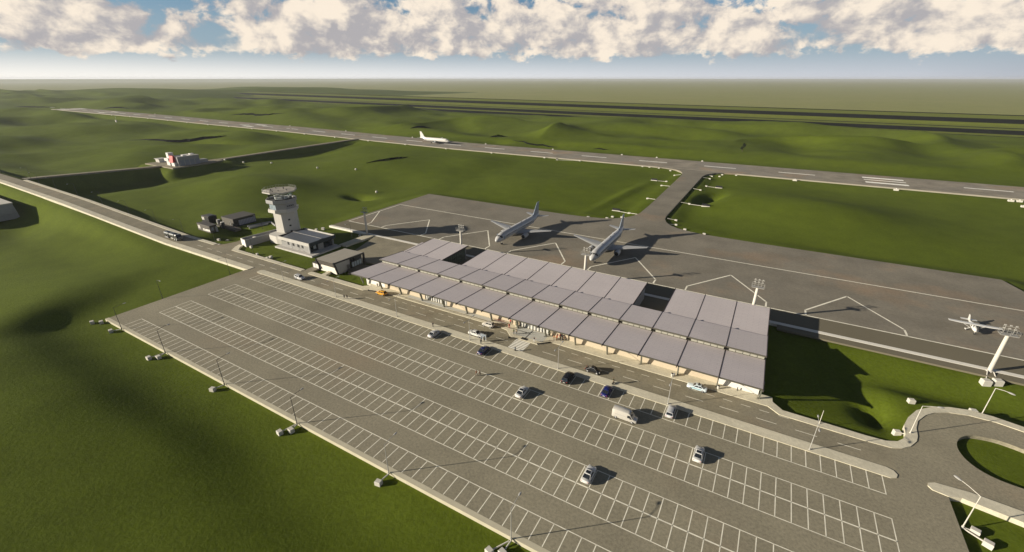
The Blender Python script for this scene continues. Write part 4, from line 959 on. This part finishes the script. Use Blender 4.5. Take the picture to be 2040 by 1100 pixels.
# floodlight masts
MASTM=plain('mast_steel',(.30,.29,.26),.6,.1,.1)
def mast(label,x,y,full):
    t=thing('floodlight_mast',label,'floodlight mast',(x,y,.05),0,'floodlight masts along the apron')
    MB().tube((0,0,0),(0,0,10.9),.5,.42,14).build('column',CONCW,t,True); MB().tube((0,0,-.6),(0,0,.3),.75,.7,12).build('base',CONC,t)
    m=MB(); m.box(-1.7,1.7,-.9,.9,10.85,10.98); m.build('platform',MASTM,t)
    m=MB()
    for z in (11.5,12.1):
        for a,b in (((-1.7,-.9),(1.7,-.9)),((1.7,-.9),(1.7,.9)),((1.7,.9),(-1.7,.9)),((-1.7,.9),(-1.7,-.9))): m.tube((a[0],a[1],z),(b[0],b[1],z),.03,n=5)
    for a in ((-1.7,-.9),(0,-.9),(1.7,-.9),(1.7,.9),(0,.9),(-1.7,.9)): m.tube((a[0],a[1],10.95),(a[0],a[1],12.1),.03,n=5)
    m.build('railing',MASTM,t)
    m=MB(); m.tube((-1.5,.5,12.9),(1.5,.5,12.9),.06,n=6); m.tube((-.9,.5,11),(-.9,.5,12.9),.06,n=6); m.tube((.9,.5,11),(.9,.5,12.9),.06,n=6); m.tube((-1.5,.5,12.1),(1.5,.5,12.1),.06,n=6); m.build('light_bar',MASTM,t)
    for z in (12.2,13.0):
        for q in range(3):
            m=MB(); m.M=Matrix.Translation((-1.05+q*1.05,.62,z+.12))@Matrix.Rotation(R(-35),4,'X'); m.box(-.24,.24,-.08,.1,-.16,.16,.03); m.build('floodlight',MASTM,t)
    return t
mm_=None
for i,(x,lab) in enumerate(((-163.3,'pale floodlight mast on the white apron kerb near the tower, leftmost of five'),(-107.2,'pale floodlight mast behind the left courtyard of the terminal'),(-51.5,'pale floodlight mast in front of the airliner nearest the taxiway'),(4.1,'pale floodlight mast behind the right end of the terminal roof'),(59.8,'pale floodlight mast near the small propeller plane, standing on concrete blocks'))):
    t=mast(lab,x,144.2,0) if mm_ is None else copy_tree(mm_,(x,144.2,.05)); mm_=mm_ or t; t['label']=lab
for lab,x,y,c in (('large pale footing block under the right hand floodlight mast, nearer the lamp',58.0,138.9,(59.2,143.5,.3)),('large pale footing block under the right hand floodlight mast, nearer the kerb',60.4,140.0,(60.4,143.5,.3))):
    block((x,y,tz(x,y)),.3,1.5,lab,'footing blocks of the floodlight masts',c)
for lab,x,y in (('pale block at the foot of the leftmost floodlight mast',-165.6,141.6),('pale flat block on the shaded lawn below the leftmost mast, left one',-160.5,136.0),('pale flat block on the shaded lawn below the leftmost mast, right one',-158.9,136.6)):
    if x>-160: pass
    block((x,y,tz(x,y)+.1),.2,.9,lab,'footing blocks of the floodlight masts')

# ------------------------------------------------------------------ airfield boxes, lights and signs
GR='light boxes along the runway'
def light_box(loc,label,s=1.0,group=GR,duct=None,head=True):
    t=thing('airfield_light_box',label,'light box',loc,0,group); a=.75*s
    MB().box(-a,a,-a*.7,a*.7,-.6,.7*s,.08).build('box',CONCW,t)
    if head: MB().tube((0,0,.7*s),(0,0,1.0*s),.22*s,.15*s,8).build('lamp',WHITE,t)
    if duct is not None:
        q=Vector(duct)-Vector(loc); m=MB(); m.tube((0,0,.35*s),tuple(q),.13,n=6); m.build('duct',CONCW,t)
    return t
nb=None
nx=[-1085,-1015,-950,-885,-825,-765,-710,-653,-598,-540,-482,-424,-366,-308,-250,-190]
for i,x in enumerate(nx):
    lab=f'tiny white light box at the near edge of the runway, {ORD[i]} from its far end'
    loc=(x,395.6,float(zrun(x))-.7)
    if nb is None: nb=light_box(loc,lab,1.1); t=nb
    else: t=copy_tree(nb,loc)
    t['label']=lab
for i,x in enumerate([-1040,-640,-520,-400,-290,-205,-130,-96,-55]):
    t=copy_tree(nb,(x,446.8,float(zrun(x))-.4)); t['label']=f'tiny white light box at the far edge of the runway, {ORD[i]} from its far end'
for lab,x,y in (('white light box below the threshold bars of the runway',78.0,393.6),('white light box by the runway left of the threshold bars',18.0,395.0),('pair of low white boxes by the runway right of the threshold bars, left one',134.5,391.5),('pair of low white boxes by the runway right of the threshold bars, right one',138.5,392.2),('low white box on the grass right of the threshold bars, left one',137.0,379.5),('low white box on the grass right of the threshold bars, right one',141.0,380.5)):
    t=copy_tree(nb,(x,y,tz(x,y)+.1)); t.scale=(1.7,1.5,1.2); t['label']=lab
GT='cable boxes along the taxiway'
lt=[((-154,396.1),None),((-96,395.6),None),((-90,395.6),None),((-82,395.2),None),((-71.4,390.2),None),((-64.8,374.3),(-60,373.6)),((-65,345.8),None),((-64.9,329.7),(-58.8,327.0)),((-64,286.7),(-58.6,284)),((-64.6,247.8),(-59,245)),((-81.4,226.9),None),((-71.7,230.0),None),((-70.1,234.6),None),((-65.6,237.3),(-62.4,234.8))]
rt=[((-38.4,384.3),(-42.8,384.5)),((-33.1,386.4),None),((-31.8,392.0),None),((-22,394.4),None),((-38.5,373.2),(-43.4,371.2)),((-37.0,345.6),None),((-38.4,327.6),(-43.2,327.6)),((-38.4,285.5),(-43.4,284.6)),((-38.5,246.2),(-42.9,245)),((-36.8,237.5),(-40.4,234.6)),((-31.1,230.4),None),((-21.5,227.6),None)]
for side,lst in (('left',lt),('right',rt)):
    for i,((x,y),dct) in enumerate(lst):
        loc=(x,y,tz(x,y)+.05)
        light_box(loc,f'small pale cable box on the grass {side} of the taxiway, {ORD[i]} from the runway',.95,GT,(dct[0],dct[1],-.3) if dct else None,False)
for i,(lab,x,y,rz,dx,dy) in enumerate((('long white sign board with black face left of the taxiway, nearer the runway',-74.2,346.3,0,-65.6,345.9),('long white sign board with black face left of the taxiway, nearer the apron',-73.9,253.2,0,-65.2,248.2),('long white sign board with black face right of the taxiway, nearer the runway',-28.7,345.6,0,-36.4,345.7),('long white sign board with black face right of the taxiway, nearer the apron',-28.7,282.8,0,-38,285.3),('small black and white sign board on the grass left along the runway',-175.1,392.0,0,-154.8,396))):
    zz=tz(x,y); s=thing('guidance_sign',lab,'sign board',(x,y,zz),rz,'airfield sign boards'); k=.45 if i==4 else 1
    MB().box(-2.3*k,2.3*k,-.7,.7,-.6,.35,.05).build('plinth',CONCW,s); MB().box(-2.2*k,2.2*k,.05,.35,.35,1.5,.03).build('sign_board',BLACK,s)
    m=MB(); m.tube((0,0,.1),(dx-x,dy-y,tz(dx,dy)+.2-zz),.13,n=6); m.build('duct',CONCW,s)
for i,(lab,x,y) in enumerate((('white round marker on the grass, farthest left of four near the fire station road',-397.3,251.5),('white round marker on the grass, second from left near the fire station road',-335.2,252.2),('white round marker on the grass above the dark hollow',-299.5,262),('white round marker on the grass right of the dark hollow',-236.4,222.2))):
    t=thing('round_marker',lab,'marker',(x,y,tz(x,y)+.1),0,'round white markers on the grass'); MB().ball((0,0,.7),.95,.95,.8,12,7).build('shell',CONCW,t,True); MB().tube((0,0,-.5),(0,0,.2),.5,n=10).build('base',CONC,t)
for lab,x,y in (('white box beside the access road at the fire station, left',-436,232),('white box beside the access road at the fire station, right',-432,246)):
    t=light_box((x,y,tz(x,y)+.2),lab,1.2,'boxes by the fire station',None,False)
# far marker by the runway end
t=thing('wind_indicator','tiny white and black mast sign on the grass near the far runway end','mast sign',(-955,352,tz(-955,352)))
MB().tube((0,0,0),(0,0,11),.15,n=6).build('pole',STEEL,t); MB().box(-3,1,-.2,.2,0,4.,.05).build('board',BLACK,t); MB().box(-4.4,-3,-.3,.3,-.3,4.4,.05).build('frame',WHITE,t)
# ------------------------------------------------------------------ forecourt furniture
GRD='boom barriers on the forecourt'
for lab,a,b in (('dark boom barrier right of the zebra crossing',(-47.3,97.45),(-44.5,100.1)),('short dark boom barrier at the left corner of the paved entrance bay',(-56.2,96.4),(-54.2,97.0)),('dark boom barrier on the kerb left of the yellow taxi',(-115.3,98.9),(-112.4,99.7))):
    d=Vector((b[0]-a[0],b[1]-a[1])); t=thing('boom_barrier',lab,'barrier',(a[0],a[1],.1),math.atan2(d.y,d.x),GRD)
    MB().box(-.14,.14,-.14,.14,-.05,.42,.02).build('post',DARKM,t); MB().box(0,d.length,-.09,.09,.0,.3,.02).build('arm',BLACK,t); MB().box(d.length-.1,d.length+.05,-.06,.06,-.05,.3,.01).build('rest',DARKM,t)
TROL=plain('trolley_red',(.20,.04,.03),.5)
for i in range(9):
    x=-65.0+i*.5; t=thing('luggage_trolley',f'red luggage trolley in the row by the beige wall, {ORD[i]} from the left','luggage trolley',(x,103.05+.07*i*.0,.16),R(62),'luggage trolleys by the wall')
    m=MB(); m.box(-.45,.4,-.25,.25,.14,.18,.01); m.build('deck',STEEL,t); m=MB()
    for s in (-.25,.25): m.tube((-.4,s,.16),(-.52,s,1.0),.03,n=6)
    m.build('frame',TROL,t); m=MB(); m.tube((-.55,-.3,1.0),(-.55,.3,1.0),.04,n=6); m.build('handle',TROL,t)
    for q in ((.3,0),(-.35,.22),(-.35,-.22)): w_=MB(); w_.tube((q[0],q[1]-.03,.07),(q[0],q[1]+.03,.07),.07,n=8); w_.build('wheel',TYRE,t)
LEAF=plain('leaf_green',(.055,.085,.018),.8,0,.4,4); POT=plain('pot_cream',(.5,.46,.38),.8)
for lab,x,y in (('potted shrub beside the right column of the glazed entrance',-46.2,103.0),('potted shrub beside the left column of the glazed entrance',-57.3,103.1)):
    t=thing('potted_plant',lab,'potted plant',(x,y,.16),0,'potted shrubs at the entrance'); MB().tube((0,0,0),(0,0,.5),.22,.3,12).build('pot',POT,t)
    m=MB(); rnd=random.Random(int(x*10))
    for i in range(150):
        th=rnd.uniform(0,2*PI); zz=rnd.uniform(.5,2.0); rr_=rnd.uniform(.05,.55)*(1-abs(zz-1.2)/1.3); cx_,cy_=rr_*math.cos(th),rr_*math.sin(th); a=Vector((rnd.uniform(-1,1),rnd.uniform(-1,1),rnd.uniform(-.4,1))).normalized()*.16; b=a.orthogonal().normalized()*.06; p=Vector((cx_,cy_,zz))
        m.add([tuple(p-a),tuple(p+b),tuple(p+a),tuple(p-b)],[(0,1,2,3)])
    m.build('foliage',LEAF,t); MB().tube((0,0,.4),(0,0,1.6),.04,.02,6).build('stem',plain('bark',(.08,.06,.04),.9),t)
t=thing('glass_screen','pale glass shelter screen with a thin post on the median beside the white saloon','glass screen',(-60.6,91.2,.15))
MB().tube((0,0,0),(0,0,2.6),.05,n=8).build('post',STEEL,t)
sm,snt,sb=nodes('screen_glass'); sb.inputs['Base Color'].default_value=(.6,.68,.75,1); sb.inputs['Alpha'].default_value=.22; sb.inputs['Roughness'].default_value=.1
MB().box(-1.9,-.1,-.03,.03,.5,2.3).build('pane',sm,t); MB().box(-1.95,0,-.02,.02,2.3,2.33).build('top_rail',STEEL,t)
for lab,x,y in (('small white litter bin by a column on the right part of the terminal pavement',-11.0,101.0),('small pale litter bin on the pavement right of the patrol car',-.2,101.5),('small white litter bin against the white end wall on the left',-115.3,103.2)):
    t=thing('litter_bin',lab,'bin',(x,y,.15),0,'litter bins on the terminal pavement'); MB().tube((0,0,0),(0,0,.85),.25,.3,12).build('body',CONCW,t); MB().tube((0,0,.85),(0,0,.95),.33,.28,12).build('lid',DARKM,t)
t=thing('bollard','dark bollard on the pavement in front of the right white wall',  'bollard',(3.9,103.1,.15)); MB().tube((0,0,0),(0,0,.75),.12,.1,10).build('post',DARKM,t); MB().ball((0,0,.78),.13,.13,.1,8,5).build('cap',DARKM,t)
t=thing('ticket_machine','grey ticket machine at the median end of the zebra crossing','machine',(-51.2,91.4,.15)); MB().box(-.17,.17,-.14,.14,0,1.15,.03).build('cabinet',DARKM,t); MB().box(-.11,.11,-.17,-.145,.8,1.02).build('screen',BGLASS,t)
t=thing('bench','pale bench in front of the people by the wall','bench',(-43.0,102.6,.15),.3); MB().box(-.9,.9,-.22,.22,.4,.47,.02).build('seat',CONCW,t)
for s in (-.7,.7): MB().box(s-.06,s+.06,-.2,.2,0,.4).build('leg',STEEL,t)

t=thing('shrub','small dark leafy shrub alone on the grass beyond the runway','shrub',(-27,505,tz(-27,505)))
MB().tube((0,0,-.5),(0,0,4),.3,.12,7).build('trunk',plain('bark',(.08,.06,.04),.9),t)
m=MB(); rnd=random.Random(5); cs=[(0,0,4.4,2.0),(1.1,.3,5.9,1.5),(-1.0,-.2,3.0,1.4),(.3,.2,7.0,1.0)]
for i in range(700):
    c_=cs[i%4]; v_=Vector((rnd.gauss(0,1),rnd.gauss(0,1),rnd.gauss(0,1))).normalized()*c_[3]*rnd.uniform(.35,1.1); p=Vector(c_[:3])+v_; a=Vector((rnd.uniform(-1,1),rnd.uniform(-1,1),rnd.uniform(-.5,1))).normalized()*.34; b=a.orthogonal().normalized()*.16
    m.add([tuple(p-a),tuple(p+b),tuple(p+a),tuple(p-b)],[(0,1,2,3)])
m.build('crown',plain('dark_leaf',(.018,.026,.008),.9,0,.4,3),t)
# ------------------------------------------------------------------ people
SKIN=plain('skin',(.42,.25,.17),.6,0,.05); HAIR=plain('dark_hair',(.025,.018,.013),.7,0,.2); SHOE=plain('shoe',(.03,.028,.025),.6)
def cloth(n,c): return plain('cloth_'+n,c,.9,0,.12,5)
def figure(pose):
    """one continuous body grown from a joint skeleton"""
    J={}; E=[]
    def j(n,p,r,par=None):
        J[n]=(len(J),p,r)
        if par: E.append((J[par][0],J[n][0]))
    st=pose.get('stride',.0); ar=pose.get('arm',.0); fw=pose.get('fwd',.1)
    j('pel',(0,0,.95),.135); j('waist',(0,0,1.1),.125,'pel'); j('chest',(.01,0,1.32),.15,'waist'); j('neckb',(0,0,1.46),.075,'chest'); j('neck',(.01,0,1.53),.055,'neckb'); j('head',(.02,0,1.63),.085,'neck'); j('crown',(.01,0,1.73),.075,'head')
    for s,n in ((1,'l'),(-1,'r')):
        k=st*s
        j('hip'+n,(0,s*.09,.90),.105,'pel'); j('knee'+n,(k*.5+.02,s*.10,.50),.068,'hip'+n); j('ank'+n,(k,s*.10,.09),.045,'knee'+n); j('toe'+n,(k+.16,s*.115,.04),.035,'ank'+n)
        j('sh'+n,(0,s*.19,1.40),.068,'chest')
        if ar>0: el=(.02,s*(.19+.26*ar),1.40-.12*(1-ar)); wr=(.08,s*(.19+.46*ar),1.42+.05*ar)
        else: el=(-.03-k*.2,s*.235,1.13); wr=(fw-k*.4,s*.24,.90)
        j('el'+n,el,.045,'sh'+n); j('wr'+n,wr,.033,'el'+n)
        d=(Vector(wr)-Vector(el)).normalized(); side=Vector((1,0,0)) if abs(d.x)<.9 else Vector((0,1,0))
        pm=Vector(wr)+d*.07; j('palm'+n,tuple(pm),.030,'wr'+n)
        for q in range(4):
            f=pm+side*(.03-.02*q)+d*(.05+.012*(1-abs(q-1.3)/1.5)); g=f+d*.035+Vector((0,-s*.012,0))
            j(f'fa{q}{n}',tuple(f),.010,'palm'+n); j(f'fb{q}{n}',tuple(g),.008,f'fa{q}{n}')
        tm=Vector(wr)+d*.05+side*.04; j('th'+n,tuple(tm),.011,'palm'+n); j('tt'+n,tuple(tm+d*.03+side*.012),.009,'th'+n)
    me=bpy.data.meshes.new('body'); me.from_pydata([v[1] for v in J.values()],E,[])
    o=bpy.data.objects.new('tmp',me); col.objects.link(o)
    sk=o.modifiers.new('s','SKIN'); sk.use_smooth_shade=True
    for i,(n,v) in enumerate(J.items()):
        d=me.skin_vertices[0].data[i]; d.radius=(v[2],v[2]*(1.18 if n in('pel','waist','chest') else 1)); d.use_root=(n=='pel')
    sb_=o.modifiers.new('u','SUBSURF'); sb_.levels=1; sb_.render_levels=1
    dg=bpy.context.evaluated_depsgraph_get(); dg.update(); ev=o.evaluated_get(dg)
    out=bpy.data.meshes.new_from_object(ev); bpy.data.objects.remove(o); bpy.data.meshes.remove(me)
    out.materials.clear()
    for mt in (SKIN,SKIN,SKIN,SHOE): out.materials.append(mt)
    for p in out.polygons:
        c=p.center; p.use_smooth=True
        r=math.hypot(c.x,c.y)
        if c.z<.10: k=3
        elif abs(c.y)<.2 and c.z<1.0: k=2
        elif c.z<1.49 and (abs(c.y)<.30 if ar>0 else c.z>1.0): k=1
        else: k=0
        p.material_index=k
    return out
BODY={'stand':figure({'stride':.03}),'walk':figure({'stride':.26}),'wave':figure({'stride':.05,'arm':1.0})}
mb=MB(); mb.ball((-.01,0,1.70),.105,.098,.088,12,7); hh=mb.build('hair',HAIR,None,True); HM=hh.data; bpy.data.objects.remove(hh)
mb=MB(); mb.loft([[(.105,-.012,1.64),(.105,.012,1.64),(.105,.012,1.60),(.105,-.012,1.60)],[(.128,-.008,1.612),(.128,.008,1.612),(.128,.008,1.602),(.128,-.008,1.602)]]); nn_=mb.build('nose',SKIN,None); NM=nn_.data; bpy.data.objects.remove(nn_)
EYE=plain('eye_dark',(.02,.015,.012),.4); mb=MB(); 
for s in (1,-1): mb.cbox((.102,s*.032,1.648),(.012,.022,.012))
mb.cbox((.1,0,1.575),(.012,.045,.01)); ee=mb.build('face_features',EYE,None); EM=ee.data; bpy.data.objects.remove(ee)
def person(label,x,y,rz,pose,top,legs,group,z=.15,h=1.0,hair=HAIR):
    t=thing('person',label,'person',(x,y,z),rz,group); t.scale=(h,h,h)
    o=link(bpy.data.objects.new('body',BODY[pose]),t)
    for i,mt in ((1,top),(2,legs)):
        o.material_slots[i].link='OBJECT'; o.material_slots[i].material=mt
    link(bpy.data.objects.new('hair',HM),t); link(bpy.data.objects.new('nose',NM),t); link(bpy.data.objects.new('face_features',EM),t)
    return t
kk=cloth('black',(.012,.012,.014)); nv=cloth('navy',(.02,.025,.06)); rd=cloth('red',(.42,.03,.025)); wt=cloth('white',(.6,.58,.54)); bg_=cloth('khaki',(.24,.19,.12)); br=cloth('brown',(.13,.07,.04)); gr=cloth('grey',(.14,.14,.14)); org=cloth('rust',(.32,.12,.04)); gn=cloth('olive',(.08,.09,.04))
GP='people around the terminal'
person('person in black walking on the median left of the taxi, left of a pair',-117.5,90.1,0,'walk',kk,kk,GP)
person('person in black walking on the median left of the taxi, right of a pair',-116.6,90.5,0,'walk',kk,nv,GP)
person('person in black standing alone on the median above the leftmost parked silver car',-79.2,90.3,-PI/2,'stand',kk,kk,GP)
person('person in black standing at the median kerb below two others near the navy car',-61.3,89.5,PI/2,'stand',kk,kk,GP)
person('taller person in dark clothes on the median beside the glass screen, left of two',-61.9,90.7,.3,'stand',kk,gr,GP)
person('person in khaki top on the median beside the glass screen, right of two',-61.2,91.1,2.8,'stand',bg_,kk,GP)
person('person in a red coat on the pavement left of the entrance',-58.7,101.1,-.6,'walk',rd,rd,GP)
person('person in olive top walking to the zebra crossing, left of a couple',-55.9,98.9,-PI/2,'walk',gn,kk,GP)
person('person in khaki walking to the zebra crossing, right of a couple',-55.1,99.2,-PI/2,'walk',bg_,kk,GP)
person('person with arms spread out at the top right corner of the zebra crossing',-48.6,97.9,-PI/2,'wave',kk,wt,GP)
person('person in red standing at the white posters on the beige wall',-59.6,104.0-.6,-PI/2,'stand',rd,kk,GP,.16)
wl=[(-44.2,101.8,org,kk,'rust top standing left in the group by the wall, nearer the road'),(-43.5,101.9,org,br,'rust top and brown trousers in front of the bench'),(-43.7,103.1,br,rd,'brown top and red trousers near the beige wall'),(-43.0,103.3,rd,kk,'red top and black trousers near the beige wall'),(-42.9,104.4-.9,kk,kk,'black clothes standing nearest the beige wall'),(-42.2,103.4,kk,nv,'black top and navy trousers right of the group by the wall'),(-41.4,102.9,br,bg_,'brown top and khaki trousers, rightmost by the beige wall'),(-42.4,102.3,gn,kk,'olive top beside the right end of the bench')]
for i,(x,y,a,b,l) in enumerate(wl): person('person in '+l,x,y,-PI/2+.5*((i*5)%4-1.5),'stand',a,b,GP,.15,.97+.02*(i%3))
person('person in rust top walking across the parking row, left of a pair',-54.3,76.8,PI,'walk',org,br,GP,0)
person('person in brown top walking across the parking row, right of a pair',-53.5,77.2,PI,'walk',br,kk,GP,0)
person('person in olive riding the two wheeled scooter on the median',-23.0,90.65,0,'stand',gn,bg_,GP,.38)
s=thing('electric_scooter','black two wheeled stand up scooter on the median above the blue car','scooter',(-23.0,90.65,.15),0)
for q in (1,-1): m=MB(); m.tube((0,q*.32,.24),(0,q*.42,.24),.24,n=14); m.build('wheel',TYRE,s)
MB().box(-.22,.22,-.3,.3,.17,.225,.02).build('platform',DARKM,s); MB().tube((.16,0,.2),(.26,0,1.25),.03,n=8).build('stem',DARKM,s); MB().tube((.26,-.25,1.25),(.26,.25,1.25),.025,n=8).build('handlebar',BLACK,s)
# ------------------------------------------------------------------ light, sky, air, camera
SKY_STRENGTH=.05
w=bpy.data.worlds.new("World"); scene.world=w; w.use_nodes=True
nt=w.node_tree; bg=nt.nodes['Background']; bg.inputs['Strength'].default_value=SKY_STRENGTH
sky=N(nt,'ShaderNodeTexSky',sky_type='NISHITA'); sky.sun_disc=False; sky.sun_elevation=SUN_EL
sunv=Vector((-math.cos(SUN_AZ)*math.cos(SUN_EL),-math.sin(SUN_AZ)*math.cos(SUN_EL),math.sin(SUN_EL)))
sky.sun_rotation=math.atan2(sunv.x,sunv.y); sky.air_density=1.0; sky.dust_density=1.2; sky.ozone_density=2.0; sky.altitude=0
tc=N(nt,'ShaderNodeTexCoord').outputs['Generated']
def M(op,a,b=None,c=None):
    n=N(nt,'ShaderNodeMath',operation=op)
    for i,v in enumerate((a,b,c)):
        if v is None: continue
        if isinstance(v,(int,float)): n.inputs[i].default_value=v
        else: nt.links.new(v,n.inputs[i])
    return n.outputs[0]
def VM(op,a,b):
    n=N(nt,'ShaderNodeVectorMath',operation=op)
    for i,v in enumerate((a,b)):
        if isinstance(v,(tuple,Vector)): n.inputs[i].default_value=v
        else: nt.links.new(v,n.inputs[i])
    return n.outputs[0]
def cl(vec,scale,detail,rough,dist=0.):
    n=N(nt,'ShaderNodeTexNoise'); n.inputs['Scale'].default_value=scale; n.inputs['Detail'].default_value=detail
    n.inputs['Roughness'].default_value=rough; n.inputs['Distortion'].default_value=dist
    nt.links.new(vec,n.inputs['Vector']); return n.outputs['Fac']
def smooth(v,a,b):
    n=N(nt,'ShaderNodeMapRange',interpolation_type='SMOOTHSTEP')
    for i,q in ((1,a),(2,b)):
        if isinstance(q,(int,float)): n.inputs[i].default_value=q
        else: nt.links.new(q,n.inputs[i])
    nt.links.new(v,n.inputs[0]); return n.outputs[0]
sep=N(nt,'ShaderNodeSeparateXYZ'); nt.links.new(tc,sep.inputs[0]); z=sep.outputs['Z']
def density(vec):
    p=VM('MULTIPLY',vec,(1,1,1.45)); p=VM('ADD',p,(3.17,1.42,.35))
    a=cl(p,6.5,3,.5); b=cl(p,17.,10,.6,.2)
    return M('ADD',M('MULTIPLY',a,.55),M('MULTIPLY',b,.56))
D=density(tc)
edge=cl(VM('MULTIPLY',tc,(1,1,1.6)),22.,8,.6)
zb=M('ADD',z,M('MULTIPLY',M('SUBTRACT',edge,.5),.075))
band=M('SUBTRACT',M('MULTIPLY',smooth(zb,.012,.050),.475),.36)       # nothing below the cloud base
top=M('MULTIPLY',smooth(z,.075,.17),-.085)
DD=M('ADD',M('ADD',D,band),top)
mask=M('MULTIPLY',smooth(DD,M('SUBTRACT',.565,M('MULTIPLY',smooth(z,.085,.04),.05)),M('ADD',.635,M('MULTIPLY',smooth(z,.085,.04),.05))),smooth(z,.34,.22))
off=sunv*.021+Vector((0,0,.006)); off2=sunv*.055+Vector((0,0,.02))
d1=M('SUBTRACT',D,density(VM('ADD',tc,tuple(off)))); d2=M('SUBTRACT',D,density(VM('ADD',tc,tuple(off2))))
sh=M('ADD',M('ADD',M('MULTIPLY',d1,4.4),M('MULTIPLY',d2,2.4)),.53)
sh=M('SUBTRACT',sh,M('MULTIPLY',smooth(DD,.60,.84),.24))
sh=smooth(sh,.02,1.0)
K=1/SKY_STRENGTH
ccol=mix(nt,sh,(.27*K,.258*K,.265*K),(.59*K,.515*K,.425*K))
skyband=M('MULTIPLY',smooth(z,.17,.045),.78)
lowwhite=M('MULTIPLY',smooth(z,.058,-.012),1.)
skyc=mix(nt,1.,sky.outputs[0],(.56,.86,1.18),'MULTIPLY')
skyc=mix(nt,skyband,skyc,(.215*K,.275*K,.325*K))
dv=N(nt,'ShaderNodeVectorMath',operation='DOT_PRODUCT'); nt.links.new(tc,dv.inputs[0]); dv.inputs[1].default_value=(-math.cos(SUN_AZ),-math.sin(SUN_AZ),0)
hcol=ramp(nt,M('ADD',M('MULTIPLY',dv.outputs['Value'],.5),.5),[(0,(.14*K/20,.16*K/20,.19*K/20)),(.12,(.36*K/20,.375*K/20,.41*K/20)),(.45,(.50*K/20,.505*K/20,.515*K/20)),(.8,(.66*K/20,.63*K/20,.58*K/20))])
hcol=mix(nt,1.,hcol,(20,20,20),'MULTIPLY')
skyc=mix(nt,lowwhite,skyc,hcol)
skyc=mix(nt,M('MULTIPLY',smooth(z,.22,.5),.75),skyc,(.04*K,.04*K,.043*K))
final=mix(nt,M('MULTIPLY',mask,.97),skyc,ccol)
nt.links.new(final,bg.inputs['Color'])
sl=bpy.data.lights.new('sun','SUN'); sl.energy=5.0; sl.angle=R(.5); sl.color=(1,.90,.75)
so=link(bpy.data.objects.new('sun',sl)); so.rotation_euler=sunv.to_track_quat('Z','Y').to_euler()
so.location=(0,0,200)
# air
hz=MB().box(-14000,14000,-2500,20000,-16,84).build('haze',None)
hm=bpy.data.materials.new('haze'); hm.use_nodes=True; hn=hm.node_tree; hn.nodes.remove(hn.nodes['Principled BSDF'])
pv=hn.nodes.new('ShaderNodeVolumePrincipled'); pv.inputs['Density'].default_value=HAZE; pv.inputs['Color'].default_value=(.80,.84,.90,1); pv.inputs['Anisotropy'].default_value=.1
hn.links.new(pv.outputs[0],hn.nodes['Material Output'].inputs['Volume'])
hz.data.materials.clear(); hz.data.materials.append(hm); hz['kind']='stuff'
cam=bpy.data.cameras.new('camera'); cam.sensor_width=36; cam.lens=36*888.926/2040; cam.clip_start=1; cam.clip_end=200000
co=link(bpy.data.objects.new('camera',cam)); co.location=(0,0,69.263)
co.rotation_euler=(PI/2-math.atan2(550-155.891,888.926),0,.519011)
scene.camera=co
vs=scene.view_settings; vs.view_transform='Standard'; vs.look='None'; vs.exposure=EXPO; vs.gamma=1
scene.cycles.volume_max_steps=64; scene.cycles.volume_bounces=0; scene.cycles.max_bounces=5; scene.cycles.diffuse_bounces=2; scene.cycles.transparent_max_bounces=6
